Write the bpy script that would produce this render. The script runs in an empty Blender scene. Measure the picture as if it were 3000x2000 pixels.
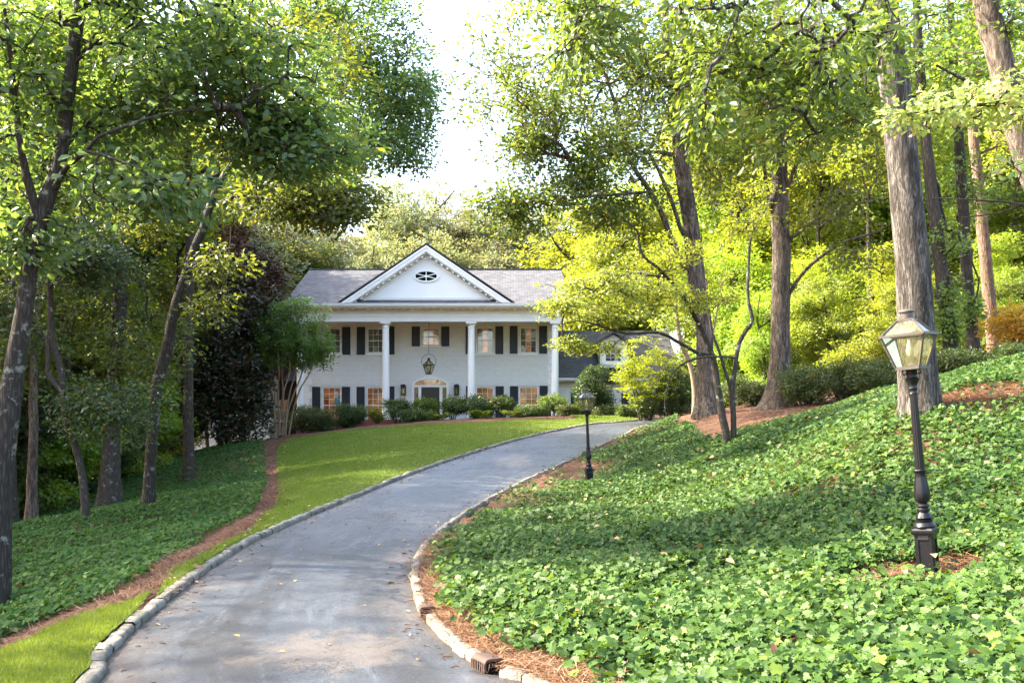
import bpy, math, random
import numpy as np
from mathutils import Vector, Matrix

random.seed(5)
rng = np.random.default_rng(11)
scene = bpy.context.scene
COL = scene.collection

# ------------------------------------------------------------------ survey
# Sight-line survey of the photograph (2352-wide frame): a point seen at (u, v)
# and standing Y metres away has a real position in the world.
F, CX, HY, EYE = 2195.2, 1176.0, 984.0, 1.8


def P(u, v, Y):
    return np.array([(u - CX) / F * Y, Y, EYE + (HY - v) / F * Y])


def nrm(a):
    return a / np.maximum(np.linalg.norm(a, axis=-1, keepdims=True), 1e-9)


def snoise(p, scale, seed=0, octs=3):
    r = np.random.default_rng(1000 + seed)
    out = np.zeros(len(p))
    amp, tot = 1.0, 0.0
    for o in range(octs):
        acc = np.zeros(len(p))
        for k in range(5):
            d = r.normal(size=p.shape[1])
            d /= np.linalg.norm(d)
            acc += np.sin((p @ d) * scale * (1.7 + r.random()) * 2 ** o + r.random() * 6.28)
        out += amp * acc / 5 * 1.6
        tot += amp
        amp *= 0.5
    return out / tot


def smoothstep(a, b, x):
    t = np.clip((x - a) / (b - a), 0, 1)
    return t * t * (3 - 2 * t)


def catmull(pts, step=0.25):
    pts = np.asarray(pts, float)
    p = np.vstack([2 * pts[0] - pts[1], pts, 2 * pts[-1] - pts[-2]])
    out = []
    for i in range(1, len(p) - 2):
        n = max(2, int(np.linalg.norm(p[i + 1] - p[i]) / step))
        t = np.linspace(0, 1, n, endpoint=False)[:, None]
        a, b, c, d = p[i - 1], p[i], p[i + 1], p[i + 2]
        out.append(0.5 * (2 * b + (c - a) * t + (2 * a - 5 * b + 4 * c - d) * t ** 2
                          + (3 * b - a - 3 * c + d) * t ** 3))
    out.append(pts[-1:])
    return np.vstack(out)


def resample(path, n):
    s = np.r_[0, np.cumsum(np.linalg.norm(np.diff(path, axis=0), axis=1))]
    q = np.linspace(0, s[-1], n)
    return np.stack([np.interp(q, s, path[:, k]) for k in range(path.shape[1])], 1)


# ------------------------------------------------------------------ road line
def zroad(Y):
    Y = np.asarray(Y, float)
    z = 0.062 * 3 * np.log1p(np.exp(np.clip((Y - 12) / 3, -30, 30)))
    return np.where(Y > 47, 2.17 + 0.25 * (1 - np.exp(-(np.maximum(Y, 47) - 47) * 0.25)), z)


def on_road(u, v, lift=0.1):
    lo, hi = 2.0, 60.0
    g = lambda Y: EYE + (HY - v) / F * Y - zroad(Y) - lift
    for Y in np.linspace(3, 60, 400):
        if g(Y) < 0:
            hi = Y
            break
        lo = Y
    for _ in range(40):
        m = (lo + hi) / 2
        if g(m) > 0:
            lo = m
        else:
            hi = m
    return np.array([(u - CX) / F * lo, lo])


Lpx = [(195, 1568), (240, 1490), (300, 1430), (370, 1370), (470, 1297), (560, 1240), (640, 1203), (730, 1165),
       (820, 1130), (920, 1090), (1010, 1058), (1100, 1030), (1200, 1002), (1280, 984), (1360, 970), (1440, 964)]
Rpx = [(1250, 1568), (1130, 1520), (1040, 1460), (975, 1400), (950, 1350), (944, 1300), (956, 1262), (985, 1226),
       (1040, 1184), (1110, 1142), (1180, 1108), (1250, 1075), (1320, 1045), (1380, 1017), (1430, 996), (1480, 974)]
Lp = [on_road(*p) for p in Lpx]
Rp = [on_road(*p) for p in Rpx]
Lp = [np.array([-0.9, -6.0]), np.array([-2.1, 1.0])] + Lp + [np.array([8.5, 51.3]), np.array([13, 53.0]), np.array([20, 53.5])]
Rp = [np.array([2.9, -6.0]), np.array([1.6, 1.0])] + Rp + [np.array([9.2, 47.6]), np.array([13, 49.0]), np.array([20, 49.5])]
LE, RE = catmull(Lp, 0.2), catmull(Rp, 0.2)
NR = 420
# pair the two edges by walking both at matched control points
def paired(A, B, n):
    a, b = [], []
    for i in range(len(A) - 1):
        pass
    return a, b
LR, RR = resample(LE, NR), resample(RE, NR)
CR = (LR + RR) / 2
HW = np.linalg.norm(LR - RR, axis=1) / 2
NRM2 = np.gradient(CR, axis=0)
NRM2 = nrm(np.stack([NRM2[:, 1], -NRM2[:, 0]], 1))


def road_info(xy):
    """signed distance outside the road edges (<0 on the road), nearest road y"""
    out = np.empty(len(xy)); zz = np.empty(len(xy)); side = np.empty(len(xy))
    for s in range(0, len(xy), 20000):
        q = xy[s:s + 20000]
        dl = ((q[:, None, :] - LR[None]) ** 2).sum(2)
        dr = ((q[:, None, :] - RR[None]) ** 2).sum(2)
        il, ir = dl.argmin(1), dr.argmin(1)
        tl = nrm(LR[np.minimum(il + 1, NR - 1)] - LR[np.maximum(il - 1, 0)])
        tr = nrm(RR[np.minimum(ir + 1, NR - 1)] - RR[np.maximum(ir - 1, 0)])
        vl = q - LR[il]; vr = q - RR[ir]
        sl = -(vl[:, 0] * tl[:, 1] - vl[:, 1] * tl[:, 0])      # >0: left of left edge
        sr = (vr[:, 0] * tr[:, 1] - vr[:, 1] * tr[:, 0])       # >0: right of right edge
        dl_ = np.where(sl > 0, np.sqrt(dl[np.arange(len(q)), il]), -np.sqrt(dl[np.arange(len(q)), il]))
        dr_ = np.where(sr > 0, np.sqrt(dr[np.arange(len(q)), ir]), -np.sqrt(dr[np.arange(len(q)), ir]))
        outl = dl_ > dr_
        out[s:s + len(q)] = np.maximum(dl_, dr_)
        zz[s:s + len(q)] = np.where(outl, zroad(LR[il, 1]), zroad(RR[ir, 1]))
        side[s:s + len(q)] = np.where(outl, -1, 1)
    return out, zz, side


# ------------------------------------------------------------------ terrain
ctrl_uvY = [
    (2352, 1568, 5.2), (1800, 1568, 6.0), (2134, 1325, 8.3), (2352, 1176, 9.5), (2352, 980, 13), (2352, 835, 18),
    (2115, 935, 14), (1920, 962, 19), (1720, 1000, 20.5), (1675, 1022, 20), (1354, 1122, 21.5), (1500, 1250, 12),
    (1800, 1250, 11), (1750, 1120, 15), (2000, 1100, 12.5), (1300, 1350, 9.5), (1500, 1040, 29), (1480, 1010, 31),
    (1627, 948, 28), (1790, 938, 31), (1900, 945, 27), (1560, 955, 34), (2100, 900, 26), (2352, 815, 27),
    (1000, 966, 54), (700, 1000, 54), (1265, 955, 54), (1500, 950, 52),
    (660, 1004, 50), (625, 1021, 40), (635, 1100, 27), (619, 1180, 18.3), (541, 1270, 14),
    (340, 1172, 22), (198, 1200, 20), (250, 1168, 28), (73, 1214, 26), (0, 1490, 9), (0, 1410, 12), (0, 1225, 22),
    (150, 1300, 14.5), (300, 1250, 17), (480, 1100, 32), (580, 1015, 48), (420, 1062, 56),
]
ctrl = [P(*c) for c in ctrl_uvY]
ctrl += [np.array(c, float) for c in [
    (15, 45, 3.6), (30, 45, 6.0), (20, 70, 4.2), (40, 70, 8), (-5, 75, 2.4), (-30, 75, -2), (0, 95, 3), (30, 95, 6), (-40, 95, -3),
    (-20, 25, -2.6), (-30, 40, -4), (-25, 60, -2.6), (-20, 10, -2.6), (-8, 5, -.75), (-6, -6, -.5), (8, -6, 1.0),
    (12, 0, 2.4), (12, 8, 2.9), (25, 10, 5.5), (25, 25, 5.6), (-35, 0, -4), (40, 20, 8), (-16, -6, -2), (22, -6, 4.2)]]
for i in range(20, NR, 22):
    ctrl.append(np.array([LR[i, 0] - .35, LR[i, 1], zroad(LR[i, 1]) + .08]))
    ctrl.append(np.array([RR[i, 0] + .35, RR[i, 1], zroad(RR[i, 1]) + .06]))
ctrl = np.array(ctrl)


def tpsk(r2):
    return 0.5 * r2 * np.log(r2 + 1e-9)


_n = len(ctrl)
_K = tpsk(((ctrl[:, None, :2] - ctrl[None, :, :2]) ** 2).sum(2)) + 0.6 * np.eye(_n)
_A = np.zeros((_n + 3, _n + 3))
_A[:_n, :_n] = _K
_A[:_n, _n] = 1
_A[:_n, _n + 1:] = ctrl[:, :2]
_A[_n:, :_n] = _A[:_n, _n:].T
_w = np.linalg.solve(_A, np.r_[ctrl[:, 2], 0, 0, 0])


def T(x, y, thr=.03):
    x = np.atleast_1d(np.asarray(x, float)).ravel()
    y = np.atleast_1d(np.asarray(y, float)).ravel()
    xy = np.stack([np.clip(x, -40, 45), np.clip(y, -8, 95)], 1)
    z = np.empty(len(xy))
    for s in range(0, len(xy), 20000):
        q = xy[s:s + 20000]
        z[s:s + len(q)] = tpsk(((q[:, None] - ctrl[None, :, :2]) ** 2).sum(2)) @ _w[:_n] + _w[_n] + q @ _w[_n + 1:]
    z += 0.03 * snoise(xy, 0.8, 3)
    d, zr, side = road_info(xy)
    zedge = np.where(d < thr, zr - .12, zr + np.where(side < 0, .04, .045))
    return np.where(d < thr, zedge, zedge + (z - zedge) * smoothstep(0.05, 1.3, d))


def T1(x, y):
    return float(T([x], [y])[0])


def on_ground(u, v, y0=4.0, y1=62.0):
    Y = np.linspace(y0, y1, 700)
    x = (u - CX) / F * Y
    g = EYE + (HY - v) / F * Y - T(x, Y)
    i = np.argmax(g < 0)
    if g[i] >= 0:
        i = len(Y) - 1
    return np.array([x[i], Y[i]])


# ------------------------------------------------------------------ mesh tools
ORG = {}


def link(o):
    COL.objects.link(o)
    return o


def tag(o, label=None, cat=None, group=None, kind=None):
    if label: o['label'] = label
    if cat: o['category'] = cat
    if group: o['group'] = group
    if kind: o['kind'] = kind
    return o


def thing(name, label, cat, loc=(0, 0, 0), group=None):
    o = bpy.data.objects.new(name, None)
    o.empty_display_size = 0.3
    o.location = [float(a) for a in loc]
    link(o)
    ORG[o.name] = np.array(loc, float)
    return tag(o, label, cat, group)


def mesh_np(name, verts, faces, mat=None, parent=None, rnd=None, smooth=False, angle=None):
    """faces: (m,k) int array"""
    verts = np.asarray(verts, float)
    if parent is not None:
        verts = verts - ORG[parent.name]
    me = bpy.data.meshes.new(name)
    m, k = faces.shape
    me.vertices.add(len(verts))
    me.vertices.foreach_set('co', verts.astype(np.float32).ravel())
    me.loops.add(m * k)
    me.loops.foreach_set('vertex_index', faces.astype(np.int32).ravel())
    me.polygons.add(m)
    me.polygons.foreach_set('loop_start', np.arange(0, m * k, k, dtype=np.int32))
    if smooth:
        me.polygons.foreach_set('use_smooth', np.ones(m, bool))
    me.update(calc_edges=True)
    if rnd is not None:
        a = me.attributes.new('rnd', 'FLOAT', 'FACE')
        a.data.foreach_set('value', rnd.astype(np.float32))
    if mat: me.materials.append(mat)
    o = bpy.data.objects.new(name, me)
    link(o)
    if parent is not None:
        o.parent = parent
        ORG[o.name] = ORG[parent.name]
    else:
        ORG[o.name] = np.zeros(3)
    return o


class MB:
    def __init__(s):
        s.v = []; s.f = []; s.mi = []; s.cur = 0

    def add(s, verts, faces):
        b = len(s.v)
        s.v.extend([tuple(map(float, p)) for p in verts])
        for f in faces:
            s.f.append([i + b for i in f]); s.mi.append(s.cur)
        return s

    def box(s, x0, x1, y0, y1, z0, z1):
        return s.add([(x0, y0, z0), (x1, y0, z0), (x1, y1, z0), (x0, y1, z0), (x0, y0, z1), (x1, y0, z1), (x1, y1, z1), (x0, y1, z1)],
                     [(0, 3, 2, 1), (4, 5, 6, 7), (0, 1, 5, 4), (1, 2, 6, 5), (2, 3, 7, 6), (3, 0, 4, 7)])

    def cbox(s, c, ax, ay, az):
        c = np.array(c, float); ax = np.array(ax, float); ay = np.array(ay, float); az = np.array(az, float)
        vs = [c + i * ax + j * ay + k * az for k in (-1, 1) for (i, j) in ((-1, -1), (1, -1), (1, 1), (-1, 1))]
        return s.add(vs, [(0, 3, 2, 1), (4, 5, 6, 7), (0, 1, 5, 4), (1, 2, 6, 5), (2, 3, 7, 6), (3, 0, 4, 7)])

    def bar(s, a, b, w, d=None, up=(0, 0, 1)):
        a = np.array(a, float); b = np.array(b, float); d = d or w
        t = b - a; L = np.linalg.norm(t); t /= L
        u = np.array(up, float)
        if abs(t @ u) > .95: u = np.array((1.0, 0, 0))
        sd = np.cross(t, u); sd /= np.linalg.norm(sd); n = np.cross(sd, t)
        return s.cbox((a + b) / 2, t * L / 2, sd * w / 2, n * d / 2)

    def prism(s, poly, y0, y1):          # poly (x,z) extruded along y
        n = len(poly)
        vs = [(x, y0, z) for x, z in poly] + [(x, y1, z) for x, z in poly]
        fs = [list(range(n)), list(range(2 * n - 1, n - 1, -1))] + [(i, i + n, (i + 1) % n + n, (i + 1) % n) for i in range(n)]
        return s.add(vs, fs)

    def ring(s, outer, inner, y0, y1):   # two matched open/closed outlines (x,z) -> band with thickness
        n = len(outer)
        vs = [(x, y0, z) for x, z in outer] + [(x, y0, z) for x, z in inner] + [(x, y1, z) for x, z in outer] + [(x, y1, z) for x, z in inner]
        fs = []
        for i in range(n - 1):
            j = i + 1
            fs += [(i, j, n + j, n + i), (2 * n + j, 2 * n + i, 3 * n + i, 3 * n + j), (i, 2 * n + i, 2 * n + j, j), (n + j, 3 * n + j, 3 * n + i, n + i)]
        return s.add(vs, fs)

    def lathe(s, prof, c=(0, 0, 0), n=24, flute=None, phase=0.0):
        m = len(prof)
        vs = []
        for (r, z) in prof:
            for k in range(n):
                a = 2 * math.pi * k / n + phase
                rr = r * (flute(k) if flute else 1)
                vs.append((c[0] + rr * math.cos(a), c[1] + rr * math.sin(a), c[2] + z))
        fs = [(i * n + k, i * n + (k + 1) % n, (i + 1) * n + (k + 1) % n, (i + 1) * n + k) for i in range(m - 1) for k in range(n)]
        fs += [list(range(n - 1, -1, -1)), [(m - 1) * n + k for k in range(n)]]
        return s.add(vs, fs)

    def tube(s, path, r, n=8, closed=False):
        v, f = tube_np(np.asarray(path, float), np.full(len(path), r) if np.isscalar(r) else np.asarray(r), n)
        return s.add(v, f.tolist())

    def build(s, name, mat, parent=None, smooth=False, angle=35):
        me = bpy.data.meshes.new(name)
        v = np.array(s.v)
        if parent is not None: v = v - ORG[parent.name]
        me.from_pydata(v.tolist(), [], s.f)
        mats = mat if isinstance(mat, (list, tuple)) else [mat]
        for m_ in mats: me.materials.append(m_)
        if len(mats) > 1: me.polygons.foreach_set('material_index', s.mi)
        if smooth:
            me.polygons.foreach_set('use_smooth', [True] * len(me.polygons))
            me.set_sharp_from_angle(angle=math.radians(angle))
        me.update()
        o = bpy.data.objects.new(name, me)
        link(o)
        if parent is not None:
            o.parent = parent; ORG[o.name] = ORG[parent.name]
        else:
            ORG[o.name] = np.zeros(3)
        return o


def tube_np(path, rad, n=8, rough=0.0, seed=0, flare=0.0):
    m = len(path)
    t = nrm(np.gradient(path, axis=0))
    ref = np.array([0.0, 1.0, 0.03])
    s = nrm(np.cross(np.tile(ref, (m, 1)), t))
    b = np.cross(t, s)
    a = np.linspace(0, 2 * np.pi, n, endpoint=False)
    R = np.repeat(rad[:, None], n, 1)
    if flare > 0:
        h = np.linalg.norm(path - path[0], axis=1)
        fl = flare * np.exp(-h / (rad[0] * 2.2))
        lob = 1 + .35 * np.sin(a * 5 + seed) + .2 * np.sin(a * 3 + seed * 2)
        R = R * (1 + fl[:, None] * lob[None])
    if rough > 0:
        h = np.r_[0, np.cumsum(np.linalg.norm(np.diff(path, axis=0), axis=1))]
        q = np.stack([np.repeat(h[:, None] * .6, n, 1).ravel(), np.tile(np.cos(a), m), np.tile(np.sin(a), m)], 1)
        R = R * (1 + rough * snoise(q, 1.6, seed).reshape(m, n))
    V = path[:, None] + R[..., None] * (np.cos(a)[None, :, None] * s[:, None] + np.sin(a)[None, :, None] * b[:, None])
    i = np.arange(m - 1)[:, None]; k = np.arange(n)[None]
    k2 = (k + 1) % n
    Fc = np.stack([i * n + k, i * n + k2, (i + 1) * n + k2, (i + 1) * n + k], -1).reshape(-1, 4)
    return V.reshape(-1, 3), Fc


def frusta_np(A, B, ra, rb, n=5):
    t = nrm(B - A)
    ref = np.where(np.abs(t[:, 2:3]) > .9, np.array([[1.0, 0, 0]]), np.array([[0, 0, 1.0]]))
    s = nrm(np.cross(ref, t)); b = np.cross(t, s)
    a = np.linspace(0, 2 * np.pi, n, endpoint=False)
    off = np.cos(a)[None, :, None] * s[:, None] + np.sin(a)[None, :, None] * b[:, None]
    V = np.concatenate([A[:, None] + ra[:, None, None] * off, B[:, None] + rb[:, None, None] * off], 1)
    m = len(A)
    k = np.arange(n); k2 = (k + 1) % n
    f = np.stack([k, k2, k2 + n, k + n], -1)
    Fc = (f[None] + (np.arange(m) * 2 * n)[:, None, None]).reshape(-1, 4)
    return V.reshape(-1, 3), Fc


LEAF = {
    'quad': (np.array([(0, 0, 0), (.45, -.5, .08), (1, 0, -.06), (.45, .5, .08)], float), np.array([(0, 1, 2, 3)])),
    'leaf': (np.array([(0, 0, 0), (.34, -.34, .08), (.70, -.5, .07), (1, 0, -.1), (.70, .5, .07), (.34, .34, .08), (.5, 0, 0)], float),
             np.array([(0, 1, 6), (1, 2, 6), (2, 3, 6), (3, 4, 6), (4, 5, 6), (5, 0, 6)])),
    'ivy': (np.array([(.28, 0, 0), (.06, 0, -.02), (-.14, .2, .05), (.02, .52, .06), (.30, .36, .11), (.58, .43, .04), (.66, .22, .08), (1, 0, -.14),
                      (.66, -.22, .08), (.58, -.43, .04), (.30, -.36, .11), (.02, -.52, .06), (-.14, -.2, .05)], float),
            np.array([(0, i, i + 1) for i in range(1, 12)] + [(0, 12, 1)])),
    'blade': (np.array([(0, -.5, 0), (0, .5, 0), (1, 0, .12)], float), np.array([(0, 1, 2)])),
    'needle': (np.array([(0, -.5, 0), (0, .5, 0), (.5, .5, .06), (.5, -.5, .06), (1, 0, 0)], float), np.array([(0, 1, 2), (0, 2, 3), (3, 2, 4)])),
}


def leaf_mesh(name, pos, d, n, size, aspect, mat, parent=None, kind='quad', rnd=None):
    tpl, fc = LEAF[kind]
    t = nrm(d); s = nrm(np.cross(n, t)); nn = np.cross(t, s)
    size = np.broadcast_to(np.asarray(size, float), (len(pos),))
    asp = np.broadcast_to(np.asarray(aspect, float), (len(pos),))
    V = pos[:, None] + size[:, None, None] * (tpl[None, :, 0:1] * t[:, None] + asp[:, None, None] * tpl[None, :, 1:2] * s[:, None] + tpl[None, :, 2:3] * nn[:, None])
    k = len(tpl)
    Fc = (fc[None] + (np.arange(len(pos)) * k)[:, None, None]).reshape(-1, fc.shape[1])
    if rnd is None: rnd = rng.random(len(pos))
    return mesh_np(name, V.reshape(-1, 3), Fc, mat, parent, np.repeat(rnd, len(fc)))


# ------------------------------------------------------------------ materials
def new_mat(name):
    m = bpy.data.materials.new(name)
    m.use_nodes = True
    nt = m.node_tree
    for n in list(nt.nodes):
        nt.nodes.remove(n)
    out = nt.nodes.new('ShaderNodeOutputMaterial')
    return m, nt, out


def N(nt, typ, **kw):
    n = nt.nodes.new(typ)
    for k, v in kw.items():
        if k in n.inputs: n.inputs[k].default_value = v
        else: setattr(n, k, v)
    return n


def ramp(nt, fac, stops):
    r = nt.nodes.new('ShaderNodeValToRGB')
    while len(r.color_ramp.elements) < len(stops): r.color_ramp.elements.new(.5)
    for e, (p, c) in zip(r.color_ramp.elements, stops):
        e.position = p
        e.color = (*c, 1) if len(c) == 3 else c
    nt.links.new(fac, r.inputs[0])
    return r.outputs[0]


def objcoord(nt, scale=(1, 1, 1)):
    tc = N(nt, 'ShaderNodeTexCoord')
    mp = N(nt, 'ShaderNodeMapping')
    mp.inputs['Scale'].default_value = scale
    nt.links.new(tc.outputs['Object'], mp.inputs['Vector'])
    return mp.outputs[0]


def noise(nt, vec, scale, detail=4, rough=.6, dist=0.0):
    n = N(nt, 'ShaderNodeTexNoise', Scale=scale, Detail=detail, Roughness=rough, Distortion=dist)
    if vec is not None: nt.links.new(vec, n.inputs['Vector'])
    return n.outputs['Fac']


def mixc(nt, fac, a, b, mode='MIX'):
    m = N(nt, 'ShaderNodeMix', data_type='RGBA', blend_type=mode)
    for sock, val in ((m.inputs[0], fac), (m.inputs[6], a), (m.inputs[7], b)):
        if hasattr(val, 'node'): nt.links.new(val, sock)
        elif isinstance(val, (int, float)): sock.default_value = val
        else: sock.default_value = (*val, 1)
    return m.outputs[2]


def math_(nt, op, a, b=None, c=None):
    m = N(nt, 'ShaderNodeMath', operation=op)
    for i, val in enumerate((a, b, c)):
        if val is None: continue
        if hasattr(val, 'node'): nt.links.new(val, m.inputs[i])
        else: m.inputs[i].default_value = val
    return m.outputs[0]


def bsdf(nt, out, color, rough=.6, bump=None, bstr=.5, bdist=.02, spec=.5, metal=0.0):
    b = N(nt, 'ShaderNodeBsdfPrincipled')
    for sock, val in (('Base Color', color), ('Roughness', rough), ('Specular IOR Level', spec), ('Metallic', metal)):
        if hasattr(val, 'node'): nt.links.new(val, b.inputs[sock])
        elif isinstance(val, (int, float)): b.inputs[sock].default_value = val
        else: b.inputs[sock].default_value = (*val, 1)
    if bump is not None:
        bn = N(nt, 'ShaderNodeBump', Strength=bstr, Distance=bdist)
        nt.links.new(bump, bn.inputs['Height'])
        nt.links.new(bn.outputs[0], b.inputs['Normal'])
    nt.links.new(b.outputs[0], out.inputs[0])
    return b


def leaf_mat(name, dark, light, alt, tr=.45, tcol=None, rough=.45, spec=.45, altpos=.93):
    m, nt, out = new_mat(name)
    at = N(nt, 'ShaderNodeAttribute', attribute_name='rnd')
    col = ramp(nt, at.outputs['Fac'], [(0, dark), (.55, light), (altpos, light), (min(1.0, altpos + .02), alt)])
    oi = N(nt, 'ShaderNodeObjectInfo')
    hs = N(nt, 'ShaderNodeHueSaturation')
    nt.links.new(col, hs.inputs['Color'])
    nt.links.new(math_(nt, 'MULTIPLY_ADD', oi.outputs['Random'], .04, .48), hs.inputs['Hue'])
    nt.links.new(math_(nt, 'MULTIPLY_ADD', oi.outputs['Random'], .4, .82), hs.inputs['Value'])
    b = bsdf(nt, out, hs.outputs[0], rough, spec=spec)
    t = N(nt, 'ShaderNodeBsdfTranslucent')
    tc = mixc(nt, 1.0, hs.outputs[0], tcol or (1.9, 1.65, .6), 'MULTIPLY')
    nt.links.new(tc, t.inputs['Color'])
    mx = N(nt, 'ShaderNodeMixShader', Fac=tr)
    nt.links.new(b.outputs[0], mx.inputs[1]); nt.links.new(t.outputs[0], mx.inputs[2])
    nt.links.new(mx.outputs[0], out.inputs[0])
    return m


M = {}
M['leaf_shade'] = leaf_mat('broad_leaf_green', (.056, .102, .040), (.108, .172, .068), (.17, .20, .055), rough=.4, spec=.6, tr=.52)  # shaded crowns: sky light on them put into a lifted leaf colour
M['leaf_mid'] = leaf_mat('oak_leaf_green', (.058, .098, .024), (.112, .166, .040), (.17, .19, .04), tr=.5)
M['leaf_sunyel'] = leaf_mat('sunlit_yellow_green_leaf', (.115, .180, .024), (.20, .28, .042), (.28, .30, .05), tr=.5)  # sunlit glow put into a lifted yellow-green leaf colour
M['leaf_haze'] = leaf_mat('hazed_green_leaf', (.13, .16, .075), (.21, .235, .115), (.32, .26, .13), tr=.4, tcol=(1.5, 1.4, .9))  # washed-out look of sunlit haze put into the leaf colour
M['leaf_deep'] = leaf_mat('deep_green_leaf', (.026, .056, .018), (.05, .092, .028), (.11, .12, .03), tr=.3)
M['leaf_magnolia'] = leaf_mat('copper_magnolia_leaf', (.014, .028, .012), (.028, .046, .02), (.075, .040, .018), tr=.2, rough=.3, spec=.6, altpos=.72)
M['leaf_copper'] = leaf_mat('copper_top_leaf', (.035, .022, .014), (.065, .035, .02), (.1, .04, .016), tr=.25, rough=.35, altpos=.7)
M['leaf_pink'] = leaf_mat('pale_dogwood_leaf', (.28, .38, .11), (.42, .50, .20), (.50, .40, .27), tr=.4, tcol=(1.4, 1.3, .7), altpos=.85)
M['leaf_box'] = leaf_mat('boxwood_leaf', (.045, .08, .024), (.085, .13, .038), (.17, .17, .04), tr=.3)
M['leaf_crape'] = leaf_mat('crape_myrtle_leaf', (.05, .115, .026), (.10, .19, .042), (.18, .26, .05), tr=.4)
M['leaf_lime'] = leaf_mat('lime_maple_leaf', (.13, .21, .012), (.2, .28, .02), (.27, .29, .03), tr=.5)
M['leaf_orange'] = leaf_mat('autumn_leaf', (.28, .21, .02), (.40, .29, .025), (.42, .2, .03), tr=.5)
M['ivy'] = leaf_mat('ivy_leaf', (.012, .046, .009), (.066, .132, .024), (.12, .19, .03), tr=.28, rough=.5, spec=.2, altpos=.8)
M['ivy_shaded'] = leaf_mat('shaded_ivy_leaf', (.020, .054, .013), (.062, .116, .028), (.11, .16, .03), tr=.25, rough=.6, spec=.12, altpos=.85)  # ivy copy for the shaded slope, shade put into its colour
M['grass'] = leaf_mat('lawn_blade', (.090, .140, .022), (.150, .205, .034), (.22, .22, .06), tr=.35, rough=.5, spec=.3, altpos=.9)
M['fern'] = leaf_mat('fern_leaf', (.08, .14, .02), (.13, .2, .03), (.17, .22, .04), tr=.4)
M['straw'] = leaf_mat('pine_straw_needle', (.085, .042, .026), (.22, .105, .06), (.34, .20, .12), tr=.1, tcol=(1, .8, .6), rough=.6, spec=.3)
M['litter'] = leaf_mat('fallen_leaf', (.2, .13, .06), (.35, .24, .1), (.35, .12, .04), tr=.1, tcol=(1, .9, .6))


def bark(name, c1, c2, sc=1.0, bst=.8, lichen=None):
    m, nt, out = new_mat(name)
    v = objcoord(nt, (17 * sc, 17 * sc, 2.6 * sc))
    w = N(nt, 'ShaderNodeTexVoronoi', Scale=1.0, feature='DISTANCE_TO_EDGE')
    n1 = noise(nt, v, 1.2, 5, .65)
    dv = N(nt, 'ShaderNodeVectorMath', operation='ADD')
    cmb = N(nt, 'ShaderNodeCombineXYZ')
    nt.links.new(math_(nt, 'MULTIPLY', n1, 1.3), cmb.inputs[0]); nt.links.new(math_(nt, 'MULTIPLY', n1, -1.1), cmb.inputs[1])
    nt.links.new(v, dv.inputs[0]); nt.links.new(cmb.outputs[0], dv.inputs[1])
    nt.links.new(dv.outputs[0], w.inputs['Vector'])
    ridge = math_(nt, 'MINIMUM', math_(nt, 'MULTIPLY', w.outputs['Distance'], 2.4), 1.0)
    fine = noise(nt, objcoord(nt, (30 * sc, 30 * sc, 8 * sc)), 1.0, 4, .7)
    h = math_(nt, 'ADD', math_(nt, 'MULTIPLY', ridge, .75), math_(nt, 'MULTIPLY', fine, .35))
    col = mixc(nt, math_(nt, 'MULTIPLY_ADD', h, 1.3, -.35), c1, c2)
    big = noise(nt, objcoord(nt), .9, 3)
    col = mixc(nt, math_(nt, 'MULTIPLY', big, .5), col, tuple(a * .6 for a in c1))
    if lichen:
        sp = noise(nt, objcoord(nt), 6.0, 5, .7)
        col = mixc(nt, ramp(nt, sp, [(.58, (0, 0, 0)), (.66, (.7, .7, .7))]), col, lichen)
    bsdf(nt, out, col, .85, h, bst, .03, spec=.2)
    return m


M['bark_dark'] = bark('dark_smooth_bark', (.05, .042, .034), (.12, .105, .088), 1.6, .5, (.26, .28, .24))
M['bark_lichen'] = bark('lichened_bark', (.035, .03, .025), (.105, .09, .075), 1.5, .6, (.26, .27, .23))
def ridged(name, c1, c2, c3):
    m, nt, out = new_mat(name)
    a = noise(nt, objcoord(nt, (34, 34, 5.5)), 1.0, 7, .66, 1.0)
    b = noise(nt, objcoord(nt, (11, 11, 1.8)), 1.0, 4, .6, .5)
    f = noise(nt, objcoord(nt, (70, 70, 25)), 1.0, 4, .7)
    h = math_(nt, 'ADD', math_(nt, 'MULTIPLY', a, .8), math_(nt, 'MULTIPLY', b, .5))
    c = mixc(nt, ramp(nt, h, [(.58, (0, 0, 0)), (.68, (1, 1, 1))]), c1, c2)
    c = mixc(nt, ramp(nt, h, [(.68, (0, 0, 0)), (.76, (.9, .9, .9))]), c, c3)
    c = mixc(nt, math_(nt, 'MULTIPLY', f, .5), c, c1)
    bsdf(nt, out, c, .88, math_(nt, 'ADD', h, math_(nt, 'MULTIPLY', f, .2)), 1.0, .05, spec=.2)
    return m


M['bark_sunlit'] = bark('sunlit_pine_bark', (.13, .08, .055), (.34, .24, .17), 1.0, .8)  # warm sunlight put into the reddish bark colour
M['bark_oak'] = ridged('furrowed_grey_bark', (.034, .029, .025), (.105, .09, .078), (.25, .23, .21))
M['bark_grey'] = ridged('ridged_brown_bark', (.05, .038, .029), (.16, .125, .098), (.27, .23, .19))
M['bark_tan'] = bark('tan_peeling_bark', (.26, .19, .12), (.42, .32, .22), 1.0, .3)
M['bark_ivy'] = bark('mossy_dark_bark', (.035, .03, .024), (.1, .085, .065), 1.2, .7)


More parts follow.
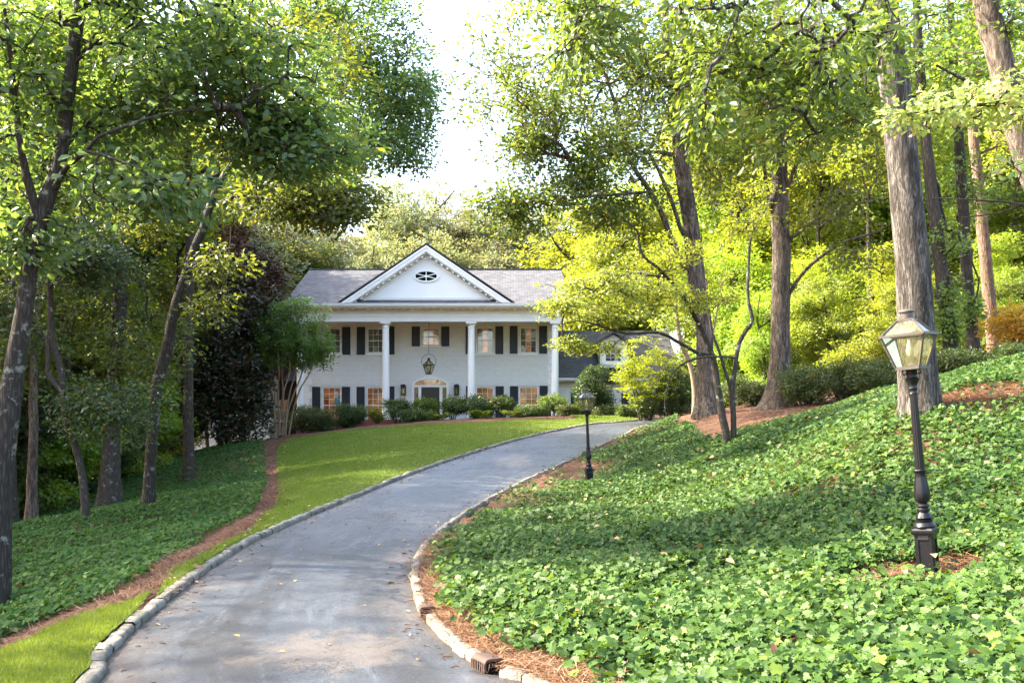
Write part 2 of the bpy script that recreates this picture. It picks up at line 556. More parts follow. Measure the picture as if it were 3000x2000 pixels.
def simple(name, col, rough=.5, spec=.5, metal=0.0, var=.0, nscale=6.0, bstr=0.0, bscale=40.0):
    m, nt, out = new_mat(name)
    c = col
    v = objcoord(nt)
    if var > 0:
        n = noise(nt, v, nscale, 5, .65)
        c = mixc(nt, n, tuple(a * (1 - var) for a in col), tuple(min(1, a * (1 + var)) for a in col))
    bump = noise(nt, v, bscale, 3) if bstr > 0 else None
    bsdf(nt, out, c, rough, bump, bstr, .01, spec, metal)
    return m


M['white'] = simple('white_trim_paint', (.82, .825, .81), .45, .4, var=.05, nscale=2.0)
M['gutter'] = simple('cream_gutter_paint', (.62, .62, .59), .4, .4, var=.06, nscale=3)
M['shutter'] = simple('charcoal_shutter_paint', (.022, .025, .034), .45, .4, var=.15)
M['door'] = simple('black_door_gloss', (.018, .020, .024), .22, .5)
M['iron'] = simple('black_cast_iron', (.007, .007, .009), .34, .35, var=.3, nscale=14, bstr=.15)
M['copper'] = simple('aged_copper_metal', (.075, .062, .052), .5, .5, var=.3, nscale=9)
M['rust'] = simple('rusted_cast_iron', (.07, .043, .034), .7, .3, var=.4, nscale=16, bstr=.4)
M['unlit_fill'] = simple('unlit_depth_black', (.006, .006, .006), .9, .1)  # near-black colour painting the unlit depth of drain and oval window
M['brick_red'] = simple('red_chimney_brick', (.24, .1, .07), .8, .2, var=.3)
M['dark_wall'] = simple('dark_brown_wall', (.05, .038, .03), .8, .2, var=.3)  # dark brown with random tone, for the link wall
M['teal'] = simple('teal_plastic', (.03, .2, .24), .4, .5)
M['burner'] = simple('white_gas_mantle', (.7, .68, .6), .6, .4)


def grid_pattern(name, ua, us, bw, bh, colA, colB, mortar, msize, bst, rough=.8, offset=.5, var=None):
    """brick / shingle pattern laid in the surface plane: ua = horizontal axis name, us = stretch of z into slope length"""
    m, nt, out = new_mat(name)
    tc = N(nt, 'ShaderNodeTexCoord')
    sp = N(nt, 'ShaderNodeSeparateXYZ')
    nt.links.new(tc.outputs['Object'], sp.inputs[0])
    cb = N(nt, 'ShaderNodeCombineXYZ')
    nt.links.new(sp.outputs[ua], cb.inputs[0])
    nt.links.new(math_(nt, 'MULTIPLY', sp.outputs['Z'], us), cb.inputs[1])
    b = N(nt, 'ShaderNodeTexBrick', offset=offset)
    for k, v in (('Color1', (*colA, 1)), ('Color2', (*colB, 1)), ('Mortar', (*mortar, 1)), ('Scale', 1.0), ('Mortar Size', msize),
                 ('Brick Width', bw), ('Row Height', bh), ('Mortar Smooth', .3), ('Bias', 0.0)):
        b.inputs[k].default_value = v
    nt.links.new(cb.outputs[0], b.inputs['Vector'])
    n = noise(nt, tc.outputs['Object'], .7, 5, .65)
    col = mixc(nt, math_(nt, 'MULTIPLY', n, var or .35), b.outputs['Color'], tuple(a * .55 for a in colA))
    fn = noise(nt, tc.outputs['Object'], 30, 3)
    h = math_(nt, 'ADD', math_(nt, 'SUBTRACT', 1.0, b.outputs['Fac']), math_(nt, 'MULTIPLY', fn, .3))
    bsdf(nt, out, col, rough, h, bst, .012, spec=.3)
    return m


M['brick'] = grid_pattern('painted_white_brick', 'X', 1.0, .22, .075, (.80, .81, .775), (.73, .74, .705), (.60, .61, .59), .008, .55, .6, var=.18)
M['shingle'] = grid_pattern('grey_shingle_roof', 'X', 2.3, .32, .15, (.058, .060, .068), (.135, .135, .146), (.036, .036, .041), .02, .8, .85)
M['shingle_d'] = grid_pattern('dark_slate_shingle', 'X', 1.6, .3, .15, (.05, .052, .06), (.085, .085, .095), (.028, .028, .03), .009, .6, .75)
M['shingle_side'] = grid_pattern('side_shingle_roof', 'Y', 1.8, .32, .15, (.058, .060, .068), (.135, .135, .146), (.036, .036, .041), .02, .8, .85)


def glass_mat(name, tint=(.9, .92, .9), refl=.10, film=None, filmf=0.0):
    m, nt, out = new_mat(name)
    tr = N(nt, 'ShaderNodeBsdfTransparent'); tr.inputs[0].default_value = (*tint, 1)
    base = tr.outputs[0]
    if film:
        df = N(nt, 'ShaderNodeBsdfDiffuse'); df.inputs[0].default_value = (*film, 1)
        tl = N(nt, 'ShaderNodeBsdfTranslucent'); tl.inputs[0].default_value = (*film, 1)
        m0 = N(nt, 'ShaderNodeMixShader', Fac=.5)
        nt.links.new(df.outputs[0], m0.inputs[1]); nt.links.new(tl.outputs[0], m0.inputs[2])
        m1 = N(nt, 'ShaderNodeMixShader')
        nz = noise(nt, objcoord(nt), 7, 5, .7)
        nt.links.new(math_(nt, 'MULTIPLY', nz, filmf * 2), m1.inputs[0])
        nt.links.new(base, m1.inputs[1]); nt.links.new(m0.outputs[0], m1.inputs[2])
        base = m1.outputs[0]
    gl = N(nt, 'ShaderNodeBsdfGlossy', Roughness=.015)
    fr = N(nt, 'ShaderNodeFresnel', IOR=1.5)
    nb = N(nt, 'ShaderNodeBump', Strength=.04, Distance=.05)
    nt.links.new(noise(nt, objcoord(nt), 2.5, 2), nb.inputs['Height'])
    nt.links.new(nb.outputs[0], gl.inputs['Normal'])
    mx = N(nt, 'ShaderNodeMixShader')
    nt.links.new(math_(nt, 'ADD', fr.outputs[0], refl), mx.inputs[0])
    nt.links.new(base, mx.inputs[1]); nt.links.new(gl.outputs[0], mx.inputs[2])
    nt.links.new(mx.outputs[0], out.inputs[0])
    return m


M['glass'] = glass_mat('window_glass', refl=.14)
M['lamp_glass'] = glass_mat('aged_lantern_glass', (.90, .88, .66), .03, (.52, .50, .26), .22)


def room_mat(name, c1, c2, strength):
    m, nt, out = new_mat(name)
    v = objcoord(nt, (1.3, 1, 1.1))
    vo = N(nt, 'ShaderNodeTexVoronoi', Scale=2.3, distance='CHEBYCHEV')
    nt.links.new(v, vo.inputs['Vector'])
    c = mixc(nt, vo.outputs['Color'], c1, c2)
    n = noise(nt, v, .8, 2)
    b = bsdf(nt, out, c, .8)
    nt.links.new(c, b.inputs['Emission Color'])
    nt.links.new(math_(nt, 'MULTIPLY', ramp(nt, n, [(.3, (.25, .25, .25)), (.7, (1, 1, 1))]), strength), b.inputs['Emission Strength'])
    return m


M['room'] = room_mat('lamplit_room', (.05, .028, .015), (.48, .22, .08), .15)
M['room_dim'] = room_mat('dim_room', (.08, .055, .04), (.2, .12, .07), .09)
M['fanlit'] = room_mat('lamplit_hall_ceiling', (.26, .11, .035), (.36, .16, .05), .15)
M['curtain'] = simple('rosy_curtain', (.42, .33, .29), .9, .1, var=.2, nscale=5)
M['curtain_g'] = simple('grey_curtain', (.35, .35, .34), .9, .1, var=.15, nscale=5)


def ground_mat():
    m, nt, out = new_mat('pine_straw_soil')
    v = objcoord(nt)
    a = noise(nt, v, 18, 6, .7); b = noise(nt, v, .35, 4)
    s = noise(nt, objcoord(nt, (60, 9, 30)), 1.0, 4, .7, 1.5)
    c = mixc(nt, a, (.075, .036, .024), (.17, .085, .052))
    c = mixc(nt, math_(nt, 'MULTIPLY', s, .6), c, (.22, .115, .07))
    c = mixc(nt, ramp(nt, b, [(.4, (0, 0, 0)), (.7, (.55, .55, .55))]), c, (.06, .045, .03))
    h = math_(nt, 'ADD', a, s)
    bsdf(nt, out, c, .95, h, .8, .04, spec=.15)
    return m


def lawn_mat():
    m, nt, out = new_mat('lawn_turf')
    v = objcoord(nt)
    a = noise(nt, v, 40, 5, .7); b = noise(nt, v, .5, 4)
    c = mixc(nt, a, (.065, .10, .016), (.115, .16, .028))
    c = mixc(nt, ramp(nt, b, [(.45, (0, 0, 0)), (.72, (.6, .6, .6))]), c, (.16, .17, .05))
    bsdf(nt, out, c, .9, a, .6, .03, spec=.15)
    return m


def asphalt_mat():
    m, nt, out = new_mat('worn_asphalt')
    v = objcoord(nt)
    at = N(nt, 'ShaderNodeAttribute', attribute_name='lane')          # x: metres from left edge, y: metres along, z: metres to nearest edge
    mp = N(nt, 'ShaderNodeMapping'); mp.inputs['Scale'].default_value = (1.4, .24, 0)
    nt.links.new(at.outputs['Vector'], mp.inputs['Vector'])
    sx = N(nt, 'ShaderNodeSeparateXYZ'); nt.links.new(at.outputs['Vector'], sx.inputs[0])
    fine = noise(nt, v, 130, 3, .75)
    grit = noise(nt, v, 38, 5, .75)
    mid = noise(nt, v, 4.5, 7, .72)
    strk = noise(nt, mp.outputs[0], 1.0, 8, .66, .12)
    strk2 = noise(nt, mp.outputs[0], 2.6, 7, .72, .1)
    c = mixc(nt, ramp(nt, fine, [(.36, (0, 0, 0)), (.64, (1, 1, 1))]), (.024, .030, .040), (.082, .094, .116))
    c = mixc(nt, ramp(nt, grit, [(.40, (.9, .9, .9)), (.52, (0, 0, 0))]), c, (.026, .028, .033))
    c = mixc(nt, ramp(nt, mid, [(.36, (.5, .5, .5)), (.5, (0, 0, 0))]), c, (.045, .048, .057))
    c = mixc(nt, ramp(nt, strk, [(.46, (0, 0, 0)), (.56, (.9, .9, .9))]), c, (.026, .027, .032))
    c = mixc(nt, ramp(nt, strk2, [(.56, (0, 0, 0)), (.68, (.6, .6, .6))]), c, (.11, .122, .145))
    dustn = math_(nt, 'MULTIPLY', noise(nt, v, 1.1, 6, .65), ramp(nt, math_(nt, 'DIVIDE', sx.outputs[2], 1.5), [(0, (1, 1, 1)), (.55, (.75, .75, .75)), (1, (.5, .5, .5))]))
    c = mixc(nt, ramp(nt, dustn, [(.40, (0, 0, 0)), (.62, (.6, .6, .6))]), c, (.13, .102, .08))
    edge = ramp(nt, math_(nt, 'ADD', sx.outputs[2], math_(nt, 'MULTIPLY', grit, .12)), [(.06, (.85, .85, .85)), (.2, (0, 0, 0))])
    c = mixc(nt, edge, c, (.045, .034, .026))
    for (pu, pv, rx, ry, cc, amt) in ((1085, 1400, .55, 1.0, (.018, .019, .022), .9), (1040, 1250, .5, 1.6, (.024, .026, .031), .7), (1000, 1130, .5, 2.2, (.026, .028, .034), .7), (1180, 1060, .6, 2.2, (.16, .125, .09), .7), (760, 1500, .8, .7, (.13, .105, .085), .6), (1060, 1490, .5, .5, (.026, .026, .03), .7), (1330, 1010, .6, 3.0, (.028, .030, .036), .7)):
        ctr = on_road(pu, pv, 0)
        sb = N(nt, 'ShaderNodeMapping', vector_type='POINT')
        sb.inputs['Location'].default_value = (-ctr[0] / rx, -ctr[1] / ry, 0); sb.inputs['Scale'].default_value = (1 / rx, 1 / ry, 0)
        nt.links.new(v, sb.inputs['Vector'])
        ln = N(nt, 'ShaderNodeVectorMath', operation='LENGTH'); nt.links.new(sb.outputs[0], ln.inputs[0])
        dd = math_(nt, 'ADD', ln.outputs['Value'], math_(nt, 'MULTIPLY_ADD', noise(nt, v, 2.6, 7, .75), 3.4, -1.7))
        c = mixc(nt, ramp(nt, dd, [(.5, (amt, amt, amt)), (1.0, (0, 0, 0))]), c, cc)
    wv = N(nt, 'ShaderNodeVectorMath', operation='ADD')
    nz = N(nt, 'ShaderNodeTexNoise', Scale=2.6, Detail=6.0, Roughness=.7)
    nt.links.new(v, nz.inputs['Vector'])
    sc = N(nt, 'ShaderNodeVectorMath', operation='SCALE'); sc.inputs['Scale'].default_value = 1.0
    nt.links.new(nz.outputs['Color'], sc.inputs[0])
    nt.links.new(v, wv.inputs[0]); nt.links.new(sc.outputs[0], wv.inputs[1])
    crs = None
    for (k, w, lo) in ((1.3, .010, .46), (4.2, .022, .53)):
        vo = N(nt, 'ShaderNodeTexVoronoi', Scale=k, feature='DISTANCE_TO_EDGE')
        nt.links.new(wv.outputs[0], vo.inputs['Vector'])
        cr = math_(nt, 'MULTIPLY', math_(nt, 'LESS_THAN', vo.outputs['Distance'], w), ramp(nt, noise(nt, v, .8, 5, .6), [(lo, (0, 0, 0)), (lo + .06, (1, 1, 1))]))
        crs = cr if crs is None else math_(nt, 'MAXIMUM', crs, cr)
    c = mixc(nt, math_(nt, 'MULTIPLY', crs, .85), c, (.016, .015, .015))
    sp = N(nt, 'ShaderNodeTexVoronoi', Scale=15.0)
    nt.links.new(wv.outputs[0], sp.inputs['Vector'])
    spk = math_(nt, 'MULTIPLY', math_(nt, 'LESS_THAN', sp.outputs['Distance'], .2), ramp(nt, noise(nt, v, 1.7, 5, .7), [(.5, (0, 0, 0)), (.58, (1, 1, 1))]))
    c = mixc(nt, math_(nt, 'MULTIPLY', spk, .75), c, (.028, .022, .018))
    h = math_(nt, 'SUBTRACT', math_(nt, 'MULTIPLY_ADD', fine, .6, math_(nt, 'ADD', mid, math_(nt, 'MULTIPLY', grit, .5))), math_(nt, 'MULTIPLY', crs, 1.2))
    ro = math_(nt, 'MULTIPLY_ADD', strk, -.35, math_(nt, 'MULTIPLY_ADD', mid, .3, .46))
    bsdf(nt, out, c, ro, h, .7, .014, spec=.5)
    return m


def stone_mat():
    m, nt, out = new_mat('granite_kerb_stone')
    v = objcoord(nt)
    a = noise(nt, v, 14, 6, .7); b = noise(nt, v, 2.0, 4); f = noise(nt, v, 90, 3)
    at = N(nt, 'ShaderNodeAttribute', attribute_name='rnd')
    c = mixc(nt, at.outputs['Fac'], (.22, .198, .158), (.36, .332, .275))
    c = mixc(nt, ramp(nt, a, [(.4, (.7, .7, .7)), (.65, (0, 0, 0))]), c, (.10, .095, .08))
    c = mixc(nt, ramp(nt, b, [(.5, (0, 0, 0)), (.7, (.6, .6, .6))]), c, (.12, .12, .085))
    bsdf(nt, out, c, .85, math_(nt, 'ADD', a, math_(nt, 'MULTIPLY', f, .4)), .8, .025, spec=.25)
    return m


M['ground'] = ground_mat(); M['lawn'] = lawn_mat(); M['asphalt'] = asphalt_mat(); M['stone'] = stone_mat()

# ------------------------------------------------------------------ ground sheets
def axis(lo, hi, fine_lo, fine_hi, step):
    a = list(np.arange(fine_lo, fine_hi + 1e-6, step))
    x, st = fine_hi, step
    while x < hi:
        st *= 1.25; x += st; a.append(min(x, hi))
    x, st, pre = fine_lo, step, []
    while x > lo:
        st *= 1.25; x -= st; pre.append(max(x, lo))
    return np.array(pre[::-1] + a)


gx = axis(-900, 900, -16, 16, .22); gy = axis(-300, 1500, -4, 56, .25)
GX, GY = np.meshgrid(gx, gy)
gz = T(GX, GY, .14)
nx, ny = len(gx), len(gy)
i = np.arange(ny - 1)[:, None]; k = np.arange(nx - 1)[None]
gf = np.stack([i * nx + k, i * nx + k + 1, (i + 1) * nx + k + 1, (i + 1) * nx + k], -1).reshape(-1, 4)
g = mesh_np('ground', np.stack([GX.ravel(), GY.ravel(), gz], 1), gf, M['ground'], smooth=True)
tag(g, 'reddish brown pine straw ground under the trees', 'ground', kind='structure')


def loft(name, A, B, n, m, zfun, lift, mat, crown=0.0):
    A, B = resample(A, n), resample(B, n)
    t = np.linspace(0, 1, m)[None, :, None]
    XY = A[:, None] * (1 - t) + B[:, None] * t
    z = zfun(XY[..., 0].ravel(), XY[..., 1].ravel()) + lift
    if crown: z = z + crown * np.tile(4 * t[0, :, 0] * (1 - t[0, :, 0]), n)
    i = np.arange(n - 1)[:, None]; k = np.arange(m - 1)[None]
    f = np.stack([i * m + k, (i + 1) * m + k, (i + 1) * m + k + 1, i * m + k + 1], -1).reshape(-1, 4)[:, ::-1]
    o = mesh_np(name, np.c_[XY.reshape(-1, 2), z], f, mat, smooth=True)
    return o, XY, z.reshape(n, m)


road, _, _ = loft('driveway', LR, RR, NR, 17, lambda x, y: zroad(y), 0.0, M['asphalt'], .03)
_lw = np.repeat(2 * HW[:, None], 17, 1) * np.linspace(0, 1, 17)[None]
_s = np.r_[0, np.cumsum(np.linalg.norm(np.diff(CR, axis=0), axis=1))]
_lane = np.stack([_lw, np.repeat(_s[:, None], 17, 1), np.minimum(_lw, 2 * HW[:, None] - _lw)], -1).reshape(-1, 3)
_at = road.data.attributes.new('lane', 'FLOAT_VECTOR', 'POINT'); _at.data.foreach_set('vector', _lane.astype(np.float32).ravel())
tag(road, 'worn blue grey asphalt driveway curving up to the right', 'driveway', kind='structure')


def kerb(edge, sgn, name, label, skip=()):
    V, Fs, R = [], [], []
    s = np.r_[0, np.cumsum(np.linalg.norm(np.diff(edge, axis=0), axis=1))]
    pos = 0.0; c = 0
    r = np.random.default_rng(3)
    while pos < s[-1] - .5:
        L = r.uniform(.19, .33)
        if not any(a < pos + L / 2 < b for a, b in skip):
            p0 = np.array([np.interp(pos + .006, s, edge[:, j]) for j in (0, 1)]); p1 = np.array([np.interp(pos + L - .006, s, edge[:, j]) for j in (0, 1)])
            t = (p1 - p0) / np.linalg.norm(p1 - p0); nn = np.array([t[1], -t[0]]) * sgn
            w = r.uniform(.095, .12) * (1 if sgn < 0 else .88); o = r.uniform(-.012, .012)
            prof = [(o, -.12), (o - .004, .046), (o + .012, .068), (w - .012, .072), (w, .06), (w, -.12)]
            top = r.uniform(-.012, .012)
            for e, (pp) in enumerate((p0, p0 + t * .02, p1 - t * .02, p1)):
                sh = .012 if e in (0, 3) else 0
                for (a, h) in prof:
                    aa = a + (sh if a < w / 2 else -sh) + r.uniform(-.006, .006)
                    q = pp + nn * aa
                    V.append((q[0], q[1], float(zroad(pp[1])) + (h + top - (sh if h > 0 else 0)) + r.uniform(-.005, .005)))
            for e in range(3):
                for q in range(6):
                    Fs.append((c + e * 6 + q, c + e * 6 + (q + 1) % 6, c + e * 6 + 6 + (q + 1) % 6, c + e * 6 + 6 + q))
            # end caps
            for e in (0, 18):
                Fs.append((c + e, c + e + 1, c + e + 2, c + e + 3)); Fs.append((c + e, c + e + 3, c + e + 4, c + e + 5))
            R += [r.random()] * 22
            c += 24
        pos += L + (.05 * r.random() if r.random() < .08 else 0)
    o = mesh_np(name, V, np.array(Fs), M['stone'], rnd=np.array(R))
    return tag(o, label, 'kerb', kind='structure')


def edge_s(edge, xy):
    s = np.r_[0, np.cumsum(np.linalg.norm(np.diff(edge, axis=0), axis=1))]
    i = ((edge - xy) ** 2).sum(1).argmin()
    return s[i], i


dr1 = on_road(1118, 1512); dr2 = on_road(966, 1392)
s1, i1 = edge_s(RE, dr1); s2, i2 = edge_s(RE, dr2)
kerb(LE, -1, 'kerb', 'pale granite block kerb along the lawn side of the driveway')
kerb(RE, 1, 'kerb', 'pale granite block kerb along the ivy side of the driveway', ((s1 - .13, s1 + .13), (s2 - .09, s2 + .09)))

# ---- lawn
inner = [(392, 1313), (440, 1293), (520, 1249), (592, 1209), (632, 1165), (640, 1121), (636, 1061), (640, 1025), (672, 1009), (717, 1002), (807, 989),
         (927, 980), (1077, 972), (1227, 965), (1326, 963)]
innXY = [on_ground(u, v) for u, v in inner]
innXY += [np.array([3.2, 52.2]), np.array([6.0, 51.9])]
_, ia = edge_s(LE, on_road(384, 1358)); _, ib = edge_s(LE, np.array([6.6, 49.8]))
INN = catmull(innXY, .3)
lw, LXY, LZ = loft('lawn', LE[ia:ib] + np.array([-.10, .04]), INN, 150, 60, T, .03, M['lawn'])
tag(lw, 'sloping green lawn between driveway and house bed', 'lawn', kind='structure')
nin = [on_ground(u, v) for u, v in [(0, 1505), (100, 1457), (200, 1417), (312, 1385), (345, 1368)]]
nin = [np.array([-5.4, -3]), np.array([-5.0, 4])] + nin
_, ic = edge_s(LE, np.array([-1.4, -3.0])); _, idd = edge_s(LE, on_road(350, 1388))
NIN = catmull(nin, .2)
lw2, NXY, NZ = loft('lawn', LE[ic:idd] + np.array([-.115, 0]), NIN, 90, 16, T, .03, M['lawn'])
tag(lw2, 'narrow verge of grass along the near left kerb', 'lawn', kind='structure')


def grass(name, XY, Z, n, h0, w0, label, ymax=60, far=0.0):
    a, b = XY.shape[:2]
    A = np.linalg.norm(XY[1:, :-1] - XY[:-1, :-1], axis=2) * np.linalg.norm(XY[:-1, 1:] - XY[:-1, :-1], axis=2)
    A = A * np.where(XY[:-1, :-1, 1] > 2.5, 1, .02) / np.maximum(XY[:-1, :-1, 1], 6) ** .5
    idx = rng.choice(A.size, n, p=(A / A.sum()).ravel())
    i, j = idx // (b - 1), idx % (b - 1)
    u, v = rng.random(n)[:, None], rng.random(n)[:, None]
    p = XY[i, j] * (1 - u) * (1 - v) + XY[i + 1, j] * u * (1 - v) + XY[i, j + 1] * (1 - u) * v + XY[i + 1, j + 1] * u * v
    z = (Z[i, j] * (1 - u[:, 0]) * (1 - v[:, 0]) + Z[i + 1, j] * u[:, 0] * (1 - v[:, 0]) + Z[i, j + 1] * (1 - u[:, 0]) * v[:, 0] + Z[i + 1, j + 1] * u[:, 0] * v[:, 0])
    pos = np.c_[p, z - .004]
    d = np.c_[rng.normal(0, .55, (n, 2)), np.ones(n)]
    nn = np.c_[rng.normal(size=(n, 2)), rng.normal(0, .3, n)]
    sz = h0 * rng.uniform(.5, 1.25, n) * (1 + far * np.clip((pos[:, 1] - 10) / 40, 0, 1))
    dry = snoise(pos[:, :2], .55, 21)
    rd = np.clip(rng.random(n) * .8 + .12 * dry + .06, 0, 1)
    o = leaf_mesh(name, pos, d, nn, sz, w0, M['grass'], kind='blade', rnd=rd)
    return tag(o, label, 'grass', kind='stuff')


grass('grass', LXY, LZ, 210000, .045, .2, 'short mown grass of the sloping lawn', far=.6)
grass('grass', NXY, NZ, 90000, .055, .13, 'bright grass blades of the near roadside verge')

# ------------------------------------------------------------------ pine straw and ivy
def inpoly(p, poly):
    x, y = p[:, 0], p[:, 1]
    c = np.zeros(len(p), bool)
    n = len(poly)
    for i in range(n):
        x1, y1 = poly[i]; x2, y2 = poly[(i + 1) % n]
        hit = ((y1 > y) != (y2 > y)) & (x < (x2 - x1) * (y - y1) / (y2 - y1 + 1e-12) + x1)
        c ^= hit
    return c


def straw(name, XY, label, ln=.16, w=.02):
    n = len(XY)
    z = T(XY[:, 0], XY[:, 1]) + rng.uniform(.0, .05, n) ** 1.2
    a = rng.uniform(0, 2 * np.pi, n)
    d = np.c_[np.cos(a), np.sin(a), rng.normal(.05, .22, n)]
    nn = np.c_[rng.normal(0, .4, (n, 2)), np.ones(n)]
    o = leaf_mesh(name, np.c_[XY, z], d, nn, ln * rng.uniform(.6, 1.3, n), w * rng.uniform(.7, 1.2, n), M['straw'], kind='needle')
    return tag(o, label, 'pine straw', kind='stuff')


def along(path, n, w):
    q = resample(path, 400)
    i = rng.integers(0, 399, n); t = rng.random(n)[:, None]
    return q[i] * (1 - t) + q[i + 1] * t + rng.normal(0, w, (n, 2))


mid = [(0, 1497), (60, 1465), (140, 1433), (240, 1393), (320, 1369), (375, 1325), (400, 1292), (480, 1249), (560, 1213), (612, 1173), (628, 1133), (624, 1081), (622, 1041),
       (632, 1017), (672, 1002), (687, 997), (777, 986), (897, 977), (1017, 971), (1137, 965), (1257, 960), (1330, 959)]
MIDL = catmull([on_ground(u, v) for u, v in mid], .3)
straw('pine_straw', np.vstack([along(MIDL[:int(len(MIDL) * .22)], 22000, .15), along(MIDL[int(len(MIDL) * .12):int(len(MIDL) * .55)], 30000, .3), along(MIDL[int(len(MIDL) * .5):], 12000, .5)]),
      'rust brown pine straw strip edging the left lawn', .15, .03)
rstrip = RE[(RE[:, 1] > 3) & (RE[:, 1] < 44)]
ro = RE[(RE[:, 1] > 2.5) & (RE[:, 1] < 14)] + np.array([.32, 0])
pts = along(ro, 26000, .16)
pts2 = along(RE[(RE[:, 1] > 18) & (RE[:, 1] < 44)] + np.array([.8, 0]), 15000, .55)
lampXY = np.array([(2134 - CX) / F * 8.3, 8.3])
lp = lampXY + np.c_[rng.normal(-.15, .42, 6000), rng.normal(0, .28, 6000)]
tp = np.array([6.5, 14.3]) + np.c_[rng.normal(.3, .75, 9000), rng.normal(.1, .55, 9000)]
mp = np.c_[rng.uniform(4.8, 12, 16000), rng.uniform(22, 33, 16000)]
allp = np.vstack([pts, pts2, lp, tp, mp])
dd, _, _ = road_info(allp)
straw('pine_straw', allp[dd > .06], 'rust brown pine straw along the right kerb, around the lamp and under the oaks', .17, .028)


def ivy(name, poly, n, dens, label, mat, ysplit):
    lo, hi = np.min(poly, 0), np.max(poly, 0)
    p = rng.uniform(lo, hi, (n, 2))
    p = p[inpoly(p, poly)]
    p = p[rng.random(len(p)) < dens(p)]
    nn_ = len(p)
    d_, _, _ = road_info(p)
    p = p[d_ > .02]
    nn_ = len(p)
    clump = snoise(p, 1.4, 8)
    h = np.clip(.15 + .10 * clump, .05, .34) * rng.random(nn_) ** .6 + .02
    z = T(p[:, 0], p[:, 1]) + h
    a = rng.uniform(0, 2 * np.pi, nn_)
    # leaves lean down the bank and toward the camera, tilted to reflect less sky
    d = np.c_[np.cos(a) * .9 - .25, np.sin(a) * .9 - .25, rng.normal(-.12, .28, nn_)]
    nrmv = np.c_[rng.normal(-.4, .6, nn_), rng.normal(-.65, .55, nn_), np.ones(nn_)]
    sz = .038 + .05 * rng.random(nn_) ** 1.2
    rd = np.clip(.55 * rng.random(nn_) + .06 + .14 * snoise(p, .5, 9) + .36 * (rng.random(nn_) < .13), 0, 1)
    o = leaf_mesh(name, np.c_[p, z], d, nrmv, sz, rng.uniform(.85, 1.1, nn_), mat, kind='ivy', rnd=rd)
    return tag(o, label, 'ivy', kind='stuff')


polyR = [tuple(q) for q in (RE[(RE[:, 1] > 1.5) & (RE[:, 1] < 40)] + np.array([.16, 0]))] + [(6.2, 36), (5.4, 31), (4.9, 26), (4.7, 22.6), (6.2, 21.2), (8, 21.6), (11, 22.5), (17, 25), (17, 1.5)]


def densR(p):
    d, _, _ = road_info(p)
    nz = snoise(p, .9, 5)
    e = smoothstep(.2, .75, d + .22 * nz) * np.clip(.78 + .5 * snoise(p, 2.2, 15), .25, 1)
    e *= np.where(p[:, 1] > 16, np.maximum(smoothstep(.3, 2.6, d + .8 * nz), .25 * (nz > .05)), 1)
    e *= 1 - .97 * (((p[:, 0] - lampXY[0] + .15) / .72) ** 2 + ((p[:, 1] - 8.3) / .5) ** 2 < 1 + .3 * nz)
    e *= 1 - .95 * (((p[:, 0] - 6.8) / 1.15) ** 2 + ((p[:, 1] - 14.4) / .85) ** 2 < 1 + .3 * nz)
    e *= ((p[:, 0] - 1.74) ** 2 + (p[:, 1] - 21.3) ** 2) > .16
    e *= np.clip(9.0 / np.maximum(p[:, 1], 4), .55, 1.0)
    return e


ivy('ivy', polyR, 1000000, densR, 'glossy green ivy covering the bank right of the driveway', M['ivy'], 14)
outer = [(0, 1480), (60, 1452), (130, 1418), (240, 1378), (345, 1325), (372, 1292), (470, 1240), (545, 1200), (592, 1164), (612, 1120), (608, 1050), (604, 1018)]
polyL = [tuple(on_ground(u, v)) for u, v in outer] + [(-14.5, 50), (-18, 48), (-19, 30), (-18, 10), (-7.5, 3.5), (-5.6, 5)]


def densL(p):
    nz = snoise(p, .9, 6)
    gap = (((p[:, 0] + 5.2) / 1.3) ** 2 + ((p[:, 1] - 11.6) / .5) ** 2 < 1 + .4 * nz)
    return np.clip(10.0 / np.maximum(p[:, 1], 4), .35, 1.0) * (1 - .9 * gap)


ivy('ivy', polyL, 480000, densL, 'shade-darkened green ivy covering the slope left of the lawn', M['ivy_shaded'], 14)

# leaves fallen on road, lawn and straw
nl = 190
q = rng.integers(10, NR - 60, nl); t = rng.random(nl)[:, None]
fp = LR[q] * (1 - t) + RR[q] * t
a = rng.uniform(0, 6.28, nl)
o = leaf_mesh('fallen_leaves', np.c_[fp, zroad(fp[:, 1]) + .03 * 4 * t[:, 0] * (1 - t[:, 0]) + .012], np.c_[np.cos(a), np.sin(a), rng.normal(0, .15, nl)],
              np.c_[rng.normal(0, .25, (nl, 2)), np.ones(nl)], rng.uniform(.03, .075, nl), .6, M['litter'], kind='leaf')
tag(o, 'small tan fallen leaves scattered on the asphalt', 'fallen leaves', kind='stuff')

ne = 1100
q = rng.integers(20, NR - 80, ne); sd_ = rng.random(ne) < .5
ed_ = np.where(sd_, .03, .97) + np.where(sd_, 1, -1) * np.abs(rng.normal(0, .05, ne)); ed_ = np.clip(ed_, .012, .988)[:, None]
fp = LR[q] * (1 - ed_) + RR[q] * ed_
a = rng.uniform(0, 6.28, ne)
o = leaf_mesh('road_litter', np.c_[fp, zroad(fp[:, 1]) + .03 * 4 * ed_[:, 0] * (1 - ed_[:, 0]) + .008], np.c_[np.cos(a), np.sin(a), rng.normal(0, .1, ne)],
              np.c_[rng.normal(0, .2, (ne, 2)), np.ones(ne)], np.where(rng.random(ne) < .7, rng.uniform(.04, .10, ne), rng.uniform(.02, .045, ne)), np.where(rng.random(ne) < .8, .06, .6), M['straw'], kind='leaf')
tag(o, 'brown needles and leaf bits gathered along the road edges', 'leaf litter', kind='stuff')
li, lj = rng.integers(0, 148, 260), rng.integers(1, 58, 260)
a = rng.uniform(0, 6.28, 260)
